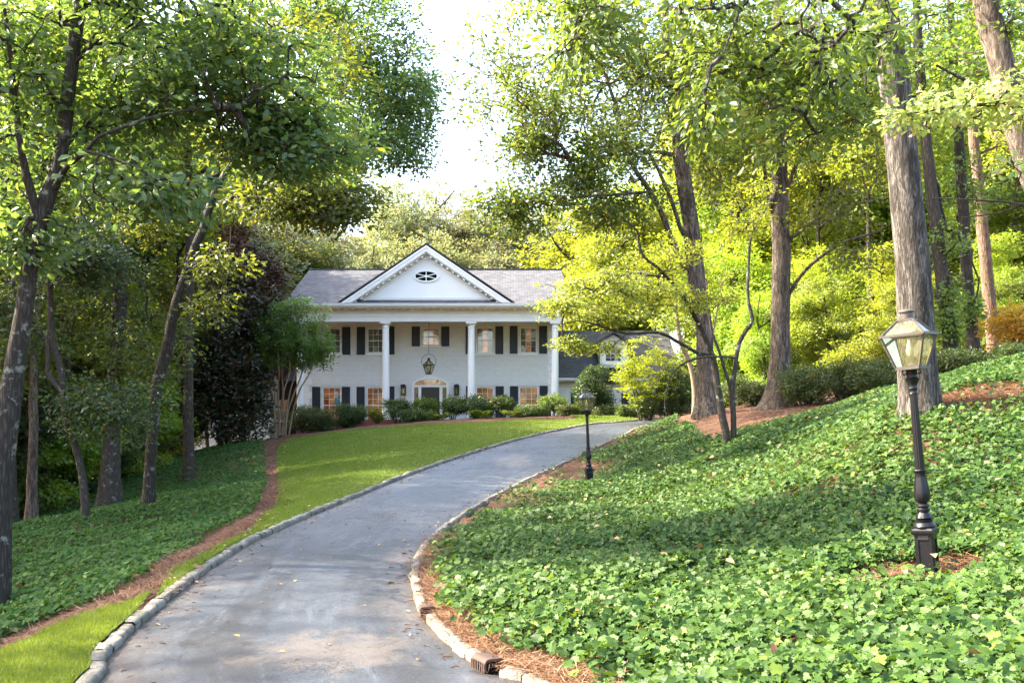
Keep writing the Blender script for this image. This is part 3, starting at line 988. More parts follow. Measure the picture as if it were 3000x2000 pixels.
o = leaf_mesh('fallen_leaves', np.c_[LXY[li, lj], LZ[li, lj] + .035], np.c_[np.cos(a), np.sin(a), rng.normal(0, .3, 260)], np.c_[rng.normal(0, .4, (260, 2)), np.ones(260)], rng.uniform(.05, .1, 260), .6, M['litter'], kind='leaf')
tag(o, 'tan fallen leaves lying on the sloping lawn', 'fallen leaves', kind='stuff')
q_ = rng.uniform((0.2, 4), (8, 22), (5000, 2)); dd_, _, _ = road_info(q_); q_ = q_[(dd_ > .5)][:260]
a = rng.uniform(0, 6.28, len(q_))
o = leaf_mesh('fallen_leaves', np.c_[q_, T(q_[:, 0], q_[:, 1]) + rng.uniform(.12, .3, len(q_))], np.c_[np.cos(a), np.sin(a), rng.normal(0, .35, len(q_))],
              np.c_[rng.normal(0, .5, (len(q_), 2)), np.ones(len(q_))], rng.uniform(.05, .11, len(q_)), .6, M['litter'], kind='leaf')
tag(o, 'dead brown leaves caught in the ivy of the right bank', 'fallen leaves', kind='stuff')

# ------------------------------------------------------------------ trees
def grow(name_parent, limbs, attr, bark_mat, sides=10, alpha=.35, flare=.5, rough=.06, twig=.006, seed=1, nodestep=.35):
    """limbs: list of (n,4) x,y,z,r paths (first = trunk). attr: (m,3) twig ends. Returns pos, dir of twig ends; builds the wood mesh."""
    Vs, Fs, off = [], [], 0
    npos, nplen = [], []
    for li, L in enumerate(limbs):
        L = catmull(L, .25 if li else .2)
        path, rad = L[:, :3].copy(), np.maximum(L[:, 3], .006)
        seglen = np.r_[0, np.cumsum(np.linalg.norm(np.diff(path, axis=0), axis=1))]
        wob = np.stack([snoise(np.stack([seglen, seglen * 0 + li + seed], 1), 1.1, 40 + seed + kk) for kk in range(3)], 1)
        path += wob * np.minimum(rad, .05)[:, None] * .5
        v, f = tube_np(path, rad, sides if li == 0 else max(6, sides // 2 + 1), rough, seed + li, flare if li == 0 else 0)
        Vs.append(v); Fs.append(f + off); off += len(v)
        st = 4 if li == 0 else 1
        keep = slice(int(len(path) * .45) if li == 0 else 1, None, 2)
        npos.append(path[keep]); nplen.append(seglen[keep] * .25 + (0 if li == 0 else .3))
    node = np.vstack(npos); plen = np.concatenate(nplen); nf = len(node)
    ends_p = ends_d = np.zeros((0, 3))
    if len(attr):
        m = len(attr)
        best = np.full(m, 1e9); par = np.full(m, -1)
        for s in range(0, m, 500):
            dm = np.linalg.norm(attr[s:s + 500, None] - node[None], axis=2) + alpha * plen[None]
            par[s:s + 500] = dm.argmin(1); best[s:s + 500] = dm.min(1)
        done = np.zeros(m, bool); allp = np.vstack([node, attr]); pl = np.r_[plen, np.zeros(m)]; parent = np.full(nf + m, -1)
        order = []
        for _ in range(m):
            c = np.where(done, 1e9, best).argmin()
            done[c] = True
            parent[nf + c] = par[c]
            pl[nf + c] = pl[par[c]] + np.linalg.norm(attr[c] - allp[par[c]])
            order.append(c)
            cost = np.linalg.norm(attr - attr[c], axis=1) + alpha * pl[nf + c]
            b = cost < best
            best = np.where(b, cost, best); par = np.where(b & ~done, nf + c, par)
        # pipe model
        load = np.zeros(nf + m); e = 2.3
        for c in reversed(order):
            load[nf + c] += twig ** e
            load[parent[nf + c]] += load[nf + c]
        rad = load ** (1 / e)
        ch = nf + np.arange(m); A = allp[parent[ch]]; B = allp[ch]
        rb = rad[ch]; ra = np.where(parent[ch] < nf, rb * 1.15, np.minimum(rad[np.maximum(parent[ch], 0)], rb * 1.5))
        Lh = np.linalg.norm(B - A, axis=1)
        r_ = np.random.default_rng(seed)
        J1 = A + (B - A) * .35 + r_.normal(0, .07, A.shape) * Lh[:, None] + np.c_[np.zeros((m, 2)), .06 * Lh]
        J2 = A + (B - A) * .7 + r_.normal(0, .06, A.shape) * Lh[:, None] + np.c_[np.zeros((m, 2)), .04 * Lh]
        for (a_, b_, x, y) in ((A, J1, 0, .35), (J1, J2, .35, .7), (J2, B, .7, 1)):
            v, f = frusta_np(a_, b_, ra + (rb - ra) * x, ra + (rb - ra) * y, 5)
            Vs.append(v); Fs.append(f + off); off += len(v)
        ends_p = np.vstack([B, J2]); ends_d = nrm(np.vstack([B - J2, B - J1]))
    o = mesh_np('trunk', np.vstack(Vs), np.vstack(Fs), bark_mat, name_parent, smooth=True)
    return o, ends_p, ends_d


def spray(p, d, k, R, flat=.55, droop=.25, seed=0, up=.5, face=.75):
    n = len(p) * k
    droop = droop * .35
    pp = np.repeat(p, k, 0); dd = np.repeat(d, k, 0)
    o = nrm(rng.normal(size=(n, 3))) * (rng.random((n, 1)) ** .45)
    o[:, 2] *= flat
    pos = pp + o * R
    dr = nrm(dd * .45 + o * np.array([1.25, 1.25, .7]) + np.array([0, 0, -droop]) + rng.normal(0, .38, (n, 3)) * np.array([1, 1, .6]))
    outw = nrm(pos - p.mean(0))
    nn = nrm(np.array([0, 0, .8]) + face * outw + rng.normal(0, up, (n, 3)))
    return pos, dr, nn


def blob_pts(c, r, n, seed, thr=-.15, nsc=.9, shell=.42):
    out = np.zeros((0, 3))
    c = np.array(c); r = np.array(r)
    while len(out) < n:
        thr -= .05
        o = nrm(rng.normal(size=(n * 3, 3))) * (rng.random((n * 3, 1)) ** shell)
        q = c + o * r * (1 + .38 * snoise(o, 2.6, seed)[:, None])
        q = q[snoise(q, nsc, seed + 1) > thr]
        out = np.vstack([out, q])
    return out[:n]


def px_limb(pts, ground=False, r0=None):
    L = []
    for (u, v, Y, w) in pts:
        p = P(u, v, Y)
        L.append([*p, w / 2 * Y / F])
    L = np.array(L)
    if ground:
        L[0, 2] = T1(L[0, 0], L[0, 1]) - .12
    return L


def px_tree(name, label, cat, limbs, blobs, leafspec, bark_mat, group=None, extra=(), **kw):
    """limbs px (u,v,Y,width), blobs (u,v,Y,ru,rv,rdepth_m,n)"""
    Ls = [px_limb(l, i == 0) for i, l in enumerate(limbs)]
    t = thing(name, label, cat, (Ls[0][0, 0], Ls[0][0, 1], Ls[0][0, 2] + .12), group)
    attr = []
    seed = kw.get('seed', 1)
    for bi, (u, v, Y, ru, rv, rd, n) in enumerate(blobs):
        attr.append(blob_pts(P(u, v, Y), (ru * Y / F, rd, rv * Y / F), n, seed * 7 + bi, kw.get('thr', 0), kw.get('nsc', 1.1)))
    attr = np.vstack(attr) if attr else np.zeros((0, 3))
    kw2 = {k_: v_ for k_, v_ in kw.items() if k_ in ('sides', 'alpha', 'flare', 'rough', 'twig', 'seed')}
    tr, ep, ed = grow(t, Ls, attr, bark_mat, **kw2)
    if len(attr):
        size, asp, mat, k, R, kind = leafspec
        pos, d, nn = spray(ep, ed, k, R, kw.get('flat', .55), kw.get('droop', .25))
        sz = size * rng.uniform(.6, 1.25, len(pos))
        o = leaf_mesh('crown', pos, d, nn, sz, asp, mat, t, kind)
    return t


# A: near left tree
px_tree('broadleaf_tree', 'leaning forked tree with lichen specks at the left edge, nearest on the left', 'tree', [
    [(-12, 1415, 12, 56), (-2, 1200, 12, 54), (14, 1000, 12, 52.5), (34, 855, 12, 45.9), (54, 715, 12, 37.7), (72, 590, 12, 36.1), (95, 490, 12, 39.4), (118, 430, 12, 34.4), (135, 373, 12, 29.5),
     (149, 280, 12, 32), (163, 163, 12.1, 29), (180, 23, 12.2, 28), (186, -120, 12.3, 24), (205, -300, 12.4, 16), (215, -480, 12.4, 6)],
    [(92, 500, 12, 26), (80, 462, 11.9, 22), (62, 400, 11.8, 19), (51, 350, 11.7, 16), (38, 260, 11.7, 14), (28, 163, 11.6, 11), (10, 20, 11.5, 8)],
    [(122, 440, 12, 17), (152, 385, 11.7, 13), (200, 345, 11.4, 10), (229, 313, 11.3, 9), (303, 285, 11.3, 8), (359, 266, 11.4, 6), (450, 250, 11.8, 4), (540, 240, 12.2, 2)],
    [(140, 350, 12, 14), (170, 312, 12.2, 9), (219, 270, 12.4, 8), (261, 247, 12.6, 6), (317, 236, 12.9, 5), (420, 180, 13.2, 4), (560, 120, 13.4, 2)],
    [(200, 347, 11.4, 8), (261, 364, 11.2, 6), (336, 397, 11, 5), (364, 439, 10.9, 4), (387, 518, 10.8, 2)],
    [(150, 270, 12, 10), (110, 200, 12.3, 7), (60, 120, 12.6, 4)],
    [(165, 150, 12.1, 9), (260, 60, 12, 6), (360, -30, 12, 4)]],
    [(120, 190, 12.5, 250, 230, 2.0, 340), (460, 180, 12.6, 270, 160, 1.3, 270), (660, 290, 13, 190, 130, 1.1, 210), (50, 480, 12, 120, 160, 1.4, 90), (360, 30, 12.3, 280, 130, 1.5, 190),
     (340, 440, 11.3, 130, 60, .9, 55), (200, -220, 12.3, 330, 170, 2.4, 60)],
    (.125, .5, M['leaf_shade'], 8, .36, 'leaf'), M['bark_lichen'], seed=2, sides=16, rough=.05, flare=.12, thr=.08, nsc=1.5)

# B: second left tree, leaning right
px_tree('broadleaf_tree', 'slim lichened tree bending right above the ivy slope, left of the lawn', 'tree', [
    [(340, 1174, 22, 32), (346, 1080, 22, 27), (350, 1016, 22, 26), (359, 890, 22, 26), (385, 802, 22, 26), (402, 715, 22, 22), (428, 630, 22, 22), (452, 560, 22, 20), (467, 527, 22, 19), (490, 457, 22, 17),
     (518, 397, 22, 15), (560, 327, 22.3, 11), (600, 240, 22.5, 8), (640, 130, 22.8, 5)],
    [(490, 470, 22, 9), (560, 448, 21.5, 7), (650, 470, 21, 6), (765, 509, 20.5, 3)],
    [(476, 500, 22, 8), (440, 440, 22.4, 6), (392, 422, 22.7, 6), (320, 448, 23, 4)],
    [(430, 630, 22, 9), (480, 590, 21.2, 6), (530, 570, 20.8, 3)]],
    [(640, 340, 23, 190, 110, 1.6, 380), (690, 455, 21.6, 150, 70, 1.8, 260), (770, 440, 22, 110, 90, 2, 200), (512, 610, 21, 60, 40, .8, 24), (300, 500, 23, 110, 70, 1.3, 70), (475, 690, 20.6, 50, 45, .6, 22), (640, 120, 23, 210, 130, 3, 220)],
    (.14, .5, M['leaf_mid'], 9, .42, 'leaf'), M['bark_lichen'], seed=3, sides=12, flare=.25, thr=-.1)

# C: thin dark curving tree
px_tree('understory_tree', 'thin dark curving tree with a Y fork on the ivy slope at left', 'tree', [
    [(198, 1202, 20, 22), (195, 1140, 20, 19), (188, 1081, 20, 18), (172, 1021, 20, 17), (152, 955, 20, 16), (140, 855, 20, 15), (122, 785, 20, 13), (115, 690, 20, 13), (112, 655, 20, 12), (102, 632, 20, 10), (91, 610, 20, 9), (80, 540, 20, 7), (60, 430, 20, 5), (55, 330, 20, 3)],
    [(113, 660, 20, 11), (130, 640, 19.8, 8), (150, 615, 19.6, 7), (185, 622, 19.4, 5), (230, 600, 19, 3)],
    [(120, 780, 20, 6), (95, 755, 20.3, 4), (75, 735, 20.5, 3)]],
    [(200, 600, 19.5, 130, 70, 1.5, 160), (240, 950, 19.5, 120, 90, 1.3, 120), (120, 480, 20.2, 140, 100, 1.6, 180), (60, 700, 20.5, 80, 120, 1.2, 80)],
    (.11, .5, M['leaf_deep'], 10, .42, 'leaf'), M['bark_dark'], seed=4, flare=.2)

# D..F: trunks down the left slope
px_tree('oak_tree', 'stout dark trunk rising behind the ivy ridge on the left', 'tree', [
    [(250, 1172, 28, 52), (252, 1120, 28, 44), (256, 1021, 28, 38), (260, 925, 28, 34), (264, 855, 28, 32), (276, 715, 28.3, 29), (283, 560, 28.6, 27), (300, 400, 29, 25), (312, 200, 29.3, 20), (320, 0, 29.6, 14), (330, -200, 30, 7)],
    [(290, 480, 29, 14), (330, 420, 29, 10), (360, 330, 29, 7), (420, 250, 29, 4)],
    [(298, 420, 29, 12), (262, 350, 29.3, 8), (210, 250, 29.6, 5)]],
    [(300, 300, 29.5, 230, 170, 3.5, 420), (200, 700, 28.5, 170, 130, 2.2, 260), (330, 800, 28, 110, 110, 1.6, 140), (180, 100, 30, 260, 170, 3.5, 300)],
    (.15, .5, M['leaf_mid'], 9, .46, 'quad'), M['bark_dark'], seed=5, sides=14, flare=.45)
px_tree('oak_tree', 'slender straight trunk in the dark left wood, left of the curving tree', 'tree', [
    [(72, 1218, 26, 32), (74, 1140, 26, 25), (76, 1061, 26, 22), (79, 855, 26, 19), (84, 650, 26, 18), (86, 400, 26.2, 16), (92, 100, 26.5, 12), (96, -150, 26.7, 6)],
    [(85, 560, 26, 8), (40, 480, 26, 6), (-20, 420, 26, 4)]],
    [(60, 350, 27, 210, 180, 3, 320), (20, 800, 26, 130, 120, 2, 150), (120, 60, 27, 200, 180, 3, 200)],
    (.15, .5, M['leaf_mid'], 9, .46, 'quad'), M['bark_grey'], seed=6, flare=.3)
px_tree('oak_tree', 'dark trunk half hidden by the leaning tree at the far left edge', 'tree', [
    [(26, 1226, 27, 34), (24, 1100, 27, 26), (20, 900, 27, 24), (24, 650, 27, 22), (22, 400, 27, 20), (20, 100, 27, 14), (20, -150, 27, 6)]],
    [(0, 300, 28, 180, 200, 3, 260), (-60, 700, 27, 140, 160, 2, 120)],
    (.15, .5, M['leaf_mid'], 9, .46, 'quad'), M['bark_dark'], seed=7, flare=.3)

# H: the tall oak whose crown stands against the sky
px_tree('oak_tree', 'tall oak whose dark ragged crown stands against the white sky left of the house', 'tree', [
    [(432, 1010, 32, 26), (433, 800, 32, 23), (436, 600, 32, 21), (434, 467, 32, 19), (430, 303, 32, 17), (420, 160, 32, 15), (415, 0, 32, 12), (420, -250, 32, 6)],
    [(432, 420, 32, 13), (520, 360, 31.5, 10), (640, 330, 31, 8), (760, 326, 30.6, 6), (860, 300, 30.5, 4), (930, 330, 30.4, 2)],
    [(422, 180, 32, 13), (520, 120, 31.7, 10), (640, 60, 31.4, 8), (800, 40, 31.2, 5)],
    [(430, 300, 32, 11), (540, 240, 31.7, 8), (700, 190, 31.3, 6), (900, 170, 31, 3)]],
    [(810, 150, 31, 180, 160, 3, 560), (925, 220, 31, 115, 120, 2.4, 300), (750, 330, 30.8, 160, 90, 2.4, 280), (930, 350, 30.6, 85, 50, 1.6, 110), (640, 30, 31.5, 220, 140, 3.5, 380), (800, -170, 31.5, 230, 140, 3.5, 260),
     (900, 10, 31, 60, 35, 1.2, 30)],
    (.165, .5, M['leaf_shade'], 8, .42, 'quad'), M['bark_dark'], seed=8, flare=.3, thr=-.1, nsc=.8)

# I: furrowed oak near right
px_tree('oak_tree', 'massive oak trunk with deeply furrowed grey bark behind the near lamp post', 'tree', [
    [(2115, 942, 14, 98), (2112, 900, 14, 88), (2108, 835, 14, 84), (2101, 685, 14, 77), (2086, 485, 14, 73), (2061, 260, 14, 68), (2043, 120, 14, 68), (2025, 0, 14, 69), (2005, -200, 14, 66), (1980, -450, 14, 52), (1950, -750, 14, 30), (1940, -950, 14, 10)],
    [(2008, -170, 14, 34), (1940, -190, 12.8, 26), (1850, -150, 11.5, 18), (1760, -80, 10.4, 11), (1700, 20, 9.8, 7), (1660, 130, 9.5, 4)],
    [(2000, -240, 14, 30), (1800, -300, 12.5, 22), (1600, -250, 11.2, 15), (1430, -120, 10.4, 9), (1350, 0, 10, 5)],
    [(1990, -330, 14, 28), (2150, -420, 13.5, 20), (2350, -450, 13, 12)],
    [(1850, -150, 11.5, 12), (1870, -40, 10.8, 8), (1890, 60, 10.3, 6), (1880, 160, 10, 4), (1850, 260, 9.9, 3)]],
    [(1740, 80, 9.9, 280, 150, 1.5, 125), (1860, 190, 10.1, 170, 160, 1.2, 80), (1560, 40, 10.3, 190, 110, 1.1, 60), (1330, 50, 10.2, 150, 90, .8, 55), (1300, 130, 10.2, 60, 60, .4, 14), (1960, 60, 10.8, 90, 110, 1, 55),
     (1800, -250, 12, 420, 150, 2.5, 140), (2200, -450, 13, 350, 150, 2.5, 80), (1650, 270, 9.6, 70, 70, .5, 20)],
    (.11, .46, M['leaf_mid'], 8, .36, 'leaf'), M['bark_oak'], seed=9, sides=40, rough=.05, flare=.08, droop=.6, flat=.8)

# J: tulip tree
px_tree('tulip_tree', 'tall grey trunk with a forked top between the house and the straight oak', 'tree', [
    [(1627, 952, 28, 62), (1627, 930, 28, 54), (1626, 906, 28, 48), (1620, 831, 28, 39), (1617, 750, 28, 38), (1602, 650, 28, 40), (1584, 500, 28, 37), (1572, 420, 28, 36), (1563, 350, 28, 35), (1561, 225, 28, 36), (1550, 180, 28, 22), (1533, 120, 28, 18), (1528, 40, 28, 16), (1520, -200, 28, 11), (1515, -420, 28, 4)],
    [(1563, 230, 28, 22), (1570, 180, 28.2, 18), (1572, 100, 28.3, 16), (1580, -60, 28.5, 12), (1600, -300, 28.6, 5)],
    [(1574, 620, 28, 15), (1548, 565, 27.7, 14), (1523, 500, 27.4, 13), (1493, 440, 27.2, 12), (1448, 370, 27, 10), (1430, 300, 27, 9), (1413, 240, 27, 8), (1390, 170, 27, 6), (1363, 100, 27, 4)],
    [(1575, 540, 28, 12), (1563, 525, 27.8, 11), (1538, 450, 27.6, 9), (1498, 360, 27.4, 7), (1478, 345, 27.3, 5)],
    [(1545, 355, 28, 12), (1510, 350, 27.5, 8), (1450, 355, 27, 6), (1380, 360, 26.6, 4), (1290, 370, 26.2, 2)],
    [(1540, 200, 28, 13), (1480, 170, 27.8, 11), (1423, 135, 27.6, 9), (1370, 90, 27.4, 7), (1330, 30, 27.2, 4)],
    [(1498, 440, 27.2, 7), (1400, 448, 26.8, 6), (1300, 455, 26.4, 5), (1170, 470, 26, 2)],
    [(1560, 300, 28, 10), (1640, 240, 28.4, 7), (1700, 160, 28.8, 4)]],
    [(1330, 190, 27, 270, 240, 4, 720), (1190, 280, 26.6, 110, 110, 2, 170), (1500, 130, 28, 210, 180, 3.4, 420), (1330, 380, 26.8, 210, 90, 2.4, 260), (1170, 480, 26.2, 110, 55, 1.5, 130), (1400, 470, 26.8, 170, 60, 1.8, 130),
     (1640, 150, 28.6, 170, 190, 3, 260), (1330, -120, 27.5, 260, 130, 3.5, 200), (1560, -250, 28.3, 280, 170, 3.5, 180), (1660, 400, 28.5, 120, 120, 2, 130)],
    (.15, .5, M['leaf_mid'], 8, .42, 'quad'), M['bark_grey'], seed=10, sides=18, rough=.06, flare=.35, thr=.08, nsc=1.3)

# K: straight oak
px_tree('oak_tree', 'straight brown oak trunk standing in pine straw, middle of the right side', 'tree', [
    [(1788, 942, 31, 72), (1790, 920, 31, 58), (1792, 860, 31, 45), (1793, 735, 31, 41), (1794, 650, 31, 42), (1793, 500, 31, 40), (1790, 400, 31, 37), (1788, 300, 31, 35), (1788, 150, 31, 31), (1788, 25, 31, 27), (1786, -200, 31, 18), (1785, -420, 31, 6)],
    [(1795, 470, 31, 13), (1820, 400, 30.7, 9), (1850, 350, 30.4, 7), (1905, 300, 30, 5), (1960, 270, 29.8, 3)],
    [(1800, 560, 31, 9), (1880, 500, 30.2, 7), (1960, 470, 29.6, 6), (2040, 455, 29.2, 3)],
    [(1805, 690, 31, 9), (1850, 620, 30.5, 8), (1930, 560, 29.8, 7), (2020, 530, 29, 4), (2060, 500, 28.8, 2)],
    [(1780, 500, 31, 13), (1760, 430, 30.8, 11), (1752, 330, 30.6, 8), (1745, 200, 30.4, 4)]],
    [(1830, 180, 30.8, 180, 150, 3, 360), (1960, 330, 30, 120, 110, 2.4, 130), (1950, 480, 29.5, 120, 50, 1.6, 50), (1720, 260, 30.6, 110, 150, 2.4, 200), (1900, 60, 31, 200, 160, 3, 240), (1800, -180, 31, 300, 170, 3.5, 220), (1950, 600, 29.5, 110, 40, 1.4, 30)],
    (.155, .5, M['leaf_mid'], 8, .46, 'quad'), M['bark_grey'], seed=12, sides=18, rough=.06, flare=.4, thr=0)

# L: dogwood with two stems and long low limbs
px_tree('dogwood_tree', 'two stemmed dogwood in the ivy with long bare crooked limbs reaching left', 'tree', [
    [(1671, 1026, 20, 19), (1668, 990, 20, 18), (1661, 956, 20, 17), (1646, 881, 20, 16), (1637, 826, 20, 15), (1622, 780, 19.9, 13), (1606, 743, 19.8, 12), (1598, 730, 19.7, 11), (1575, 690, 19.5, 10), (1558, 665, 19.4, 9), (1533, 638, 19.3, 8), (1505, 610, 19.1, 7), (1478, 590, 19, 6), (1466, 555, 18.9, 6), (1463, 530, 18.8, 5), (1430, 500, 18.6, 3)],
    [(1684, 1026, 20, 14), (1683, 956, 20, 13), (1681, 900, 20, 13), (1689, 848, 20, 11), (1698, 788, 20, 10), (1716, 755, 20, 9), (1727, 735, 20, 9), (1718, 690, 20, 8), (1718, 635, 20, 7), (1728, 535, 20, 6), (1768, 465, 20, 4), (1775, 400, 20, 2)],
    [(1681, 900, 20, 9), (1671, 868, 20, 8), (1651, 805, 20, 7), (1633, 755, 20, 6), (1628, 700, 20.1, 5), (1622, 640, 20.2, 3)],
    [(1632, 815, 20, 10), (1601, 810, 19.7, 9), (1575, 795, 19.5, 8), (1551, 783, 19.3, 8), (1513, 764, 19, 7), (1441, 766, 18.6, 6), (1376, 748, 18.3, 5), (1331, 736, 18.1, 3), (1290, 745, 18, 2)],
    [(1533, 638, 19.3, 6), (1490, 632, 19, 5), (1448, 628, 18.8, 5), (1393, 650, 18.5, 4), (1330, 690, 18.3, 2)],
    [(1690, 822, 20, 5), (1650, 818, 19.4, 5), (1610, 820, 19, 5), (1576, 831, 18.8, 5), (1552, 848, 18.7, 5), (1538, 870, 18.6, 4), (1526, 923, 18.5, 3), (1531, 956, 18.5, 2)],
    [(1728, 535, 20, 4), (1700, 480, 19.8, 4), (1680, 440, 19.7, 3), (1620, 390, 19.5, 2)],
    [(1727, 550, 20, 3), (1690, 500, 20.2, 3), (1650, 470, 20.4, 2), (1590, 440, 20.6, 1.5)]],
    [(1500, 690, 19.2, 220, 30, 1.1, 125), (1330, 708, 18.3, 90, 24, .8, 62), (1450, 735, 18.8, 140, 20, .8, 60), (1390, 650, 18.6, 130, 28, .8, 85), (1560, 600, 19.6, 120, 60, 1, 70), (1740, 500, 20, 90, 90, .9, 50), (1350, 785, 18.4, 60, 28, .5, 40)],
    (.075, .52, M['leaf_sunyel'], 11, .26, 'leaf'), M['bark_dark'], seed=13, sides=10, flare=.2, flat=.28, alpha=.2, twig=.004)

# tan trunks behind it
px_tree('dogwood_tree', 'slim tan forked trunk lit by sun just left of the tall pale trunk', 'tree', [
    [(1597, 938, 33, 16), (1594, 880, 33, 12), (1582, 830, 33, 11), (1565, 790, 33, 9), (1556, 740, 33, 8), (1553, 690, 33, 6), (1540, 620, 33, 3)],
    [(1596, 890, 33, 9), (1612, 850, 33, 8), (1630, 800, 33.2, 6), (1650, 700, 33.4, 4)]],
    [(1520, 620, 34, 120, 60, 2, 120), (1400, 655, 34, 120, 40, 2, 90), (1620, 660, 34, 90, 70, 2, 90)],
    (.12, .55, M['leaf_sunyel'], 10, .34, 'quad'), M['bark_tan'], seed=14, flare=.1, flat=.35)

# far right trunks
px_tree('ivy_clad_tree', 'trunk sleeved in ivy just right of the furrowed oak', 'tree', [
    [(2192, 826, 27, 42), (2186, 805, 27, 34), (2172, 700, 27, 31), (2158, 585, 27, 30), (2140, 440, 27, 27), (2125, 300, 27, 24), (2110, 100, 27, 20), (2095, -200, 27, 10)]],
    [(2120, 180, 28, 170, 150, 3, 260), (2100, -100, 28, 200, 150, 3, 150), (2150, 560, 27.6, 60, 50, 1, 40), (2178, 720, 26.8, 22, 90, .35, 60)],
    (.14, .55, M['leaf_mid'], 9, .36, 'quad'), M['bark_ivy'], seed=15, flare=.2)
px_tree('ivy_clad_tree', 'dark slender trunk between the ivy sleeved trunk and the sunlit trunk at right', 'tree', [
    [(2240, 828, 30, 36), (2236, 800, 30, 28), (2226, 680, 30, 26), (2215, 520, 30, 24), (2203, 335, 30, 22), (2190, 150, 30, 19), (2180, -100, 30, 10)]],
    [(2200, 120, 31, 150, 150, 3, 220), (2230, 420, 30.6, 110, 80, 1.6, 90), (2232, 690, 29.8, 18, 110, .3, 45)],
    (.14, .55, M['leaf_mid'], 9, .36, 'quad'), M['bark_ivy'], seed=16, flare=.2)
px_tree('pine_tree', 'reddish sunlit trunk at far right behind the orange bush', 'tree', [
    [(2284, 815, 34, 32), (2280, 785, 34, 27), (2270, 660, 34, 27), (2258, 535, 34, 26), (2245, 400, 34, 24), (2235, 300, 34, 22), (2228, 120, 34, 18), (2220, -150, 34, 8)]],
    [(2260, 60, 35, 130, 160, 3, 200), (2330, 330, 35, 100, 110, 2, 110)],
    (.15, .5, M['leaf_sunyel'], 9, .4, 'quad'), M['bark_sunlit'], seed=17, flare=.2)
px_tree('oak_tree', 'leaning grey trunk crossing the upper right corner', 'tree', [
    [(2500, 870, 16, 74), (2470, 700, 16, 66), (2420, 520, 16, 60), (2372, 400, 16, 58), (2335, 280, 16, 56), (2300, 150, 16, 54), (2262, 0, 16, 52), (2220, -180, 16, 44), (2180, -420, 16, 22)],
    [(2330, 270, 16, 14), (2240, 200, 15.5, 9), (2150, 150, 15.2, 5)]],
    [(2280, 60, 16.5, 90, 90, 1.4, 60), (2250, -200, 16, 260, 150, 2.4, 130)],
    (.12, .5, M['leaf_mid'], 8, .3, 'leaf'), M['bark_grey'], seed=18, sides=24, flare=.1)
px_tree('dogwood_tree', 'pale pinkish leaved dogwood bough reaching in from the right edge', 'tree', [
    [(2700, 1000, 9.5, 40), (2660, 700, 9.5, 34), (2560, 420, 9.4, 28), (2480, 300, 9.3, 20), (2380, 255, 9.2, 13), (2280, 240, 9.1, 9), (2180, 248, 9, 6), (2080, 262, 9, 3)],
    [(2640, 640, 9.5, 18), (2480, 510, 9.3, 10), (2352, 470, 9.2, 6), (2250, 460, 9.1, 4), (2140, 455, 9, 2)],
    [(2352, 470, 9.2, 5), (2290, 490, 9.3, 3), (2210, 500, 9.4, 2)]],
    [(2260, 232, 9.1, 140, 30, .8, 62), (2130, 258, 9, 100, 20, .5, 26), (2440, 225, 9.2, 150, 50, .9, 50), (2320, 290, 9.2, 80, 24, .5, 14), (2330, 390, 9.2, 60, 30, .4, 5)],
    (.08, .58, M['leaf_pink'], 6, .19, 'leaf'), M['bark_dark'], seed=19, sides=10, flare=.1, flat=.4, twig=.003)

# copper magnolia clump
px_tree('magnolia_tree', 'tall dark magnolia with copper brown leaves left of the house', 'tree', [
    [(506, 1046, 46, 14), (506, 960, 46, 12), (504, 880, 46, 11), (508, 780, 46, 9), (514, 680, 46, 7), (524, 600, 46, 4), (530, 520, 46, 2)],
    [(520, 1044, 46.4, 10), (526, 960, 46.5, 9), (540, 860, 46.6, 7), (560, 760, 46.6, 4)],
    [(480, 1052, 45.6, 9), (470, 960, 45.6, 8), (452, 880, 45.6, 6), (440, 800, 45.6, 4)],
    [(432, 1062, 45.4, 9), (428, 980, 45.4, 8), (420, 900, 45.4, 5)]],
    [(520, 800, 46, 120, 170, 2.4, 520), (450, 900, 45.6, 80, 110, 1.8, 220), (560, 930, 46, 70, 80, 1.6, 190), (410, 960, 45, 60, 70, 1.4, 110), (600, 760, 46, 50, 120, 1.2, 120), (540, 980, 45.2, 70, 40, 1.2, 80)],
    (.25, .38, M['leaf_magnolia'], 8, .42, 'leaf'), M['bark_tan'], seed=20, flare=.1, thr=-.35)
px_tree('magnolia_tree', 'copper topped magnolia crown standing directly beside the left end of the roof', 'tree', [
    [(560, 1030, 48.5, 12), (560, 880, 48.5, 10), (556, 720, 48.5, 7), (548, 600, 48.5, 4), (540, 520, 48.5, 2)],
    [(560, 860, 48.5, 7), (600, 780, 48.5, 5), (620, 680, 48.5, 3)]],
    [(545, 620, 48.5, 70, 90, 1.8, 260), (600, 640, 48.5, 60, 70, 1.5, 170), (590, 730, 48.5, 75, 90, 1.6, 190), (535, 550, 48.5, 34, 48, .9, 60)],
    (.23, .38, M['leaf_copper'], 8, .4, 'leaf'), M['bark_tan'], seed=21, flare=.1, thr=-.35)

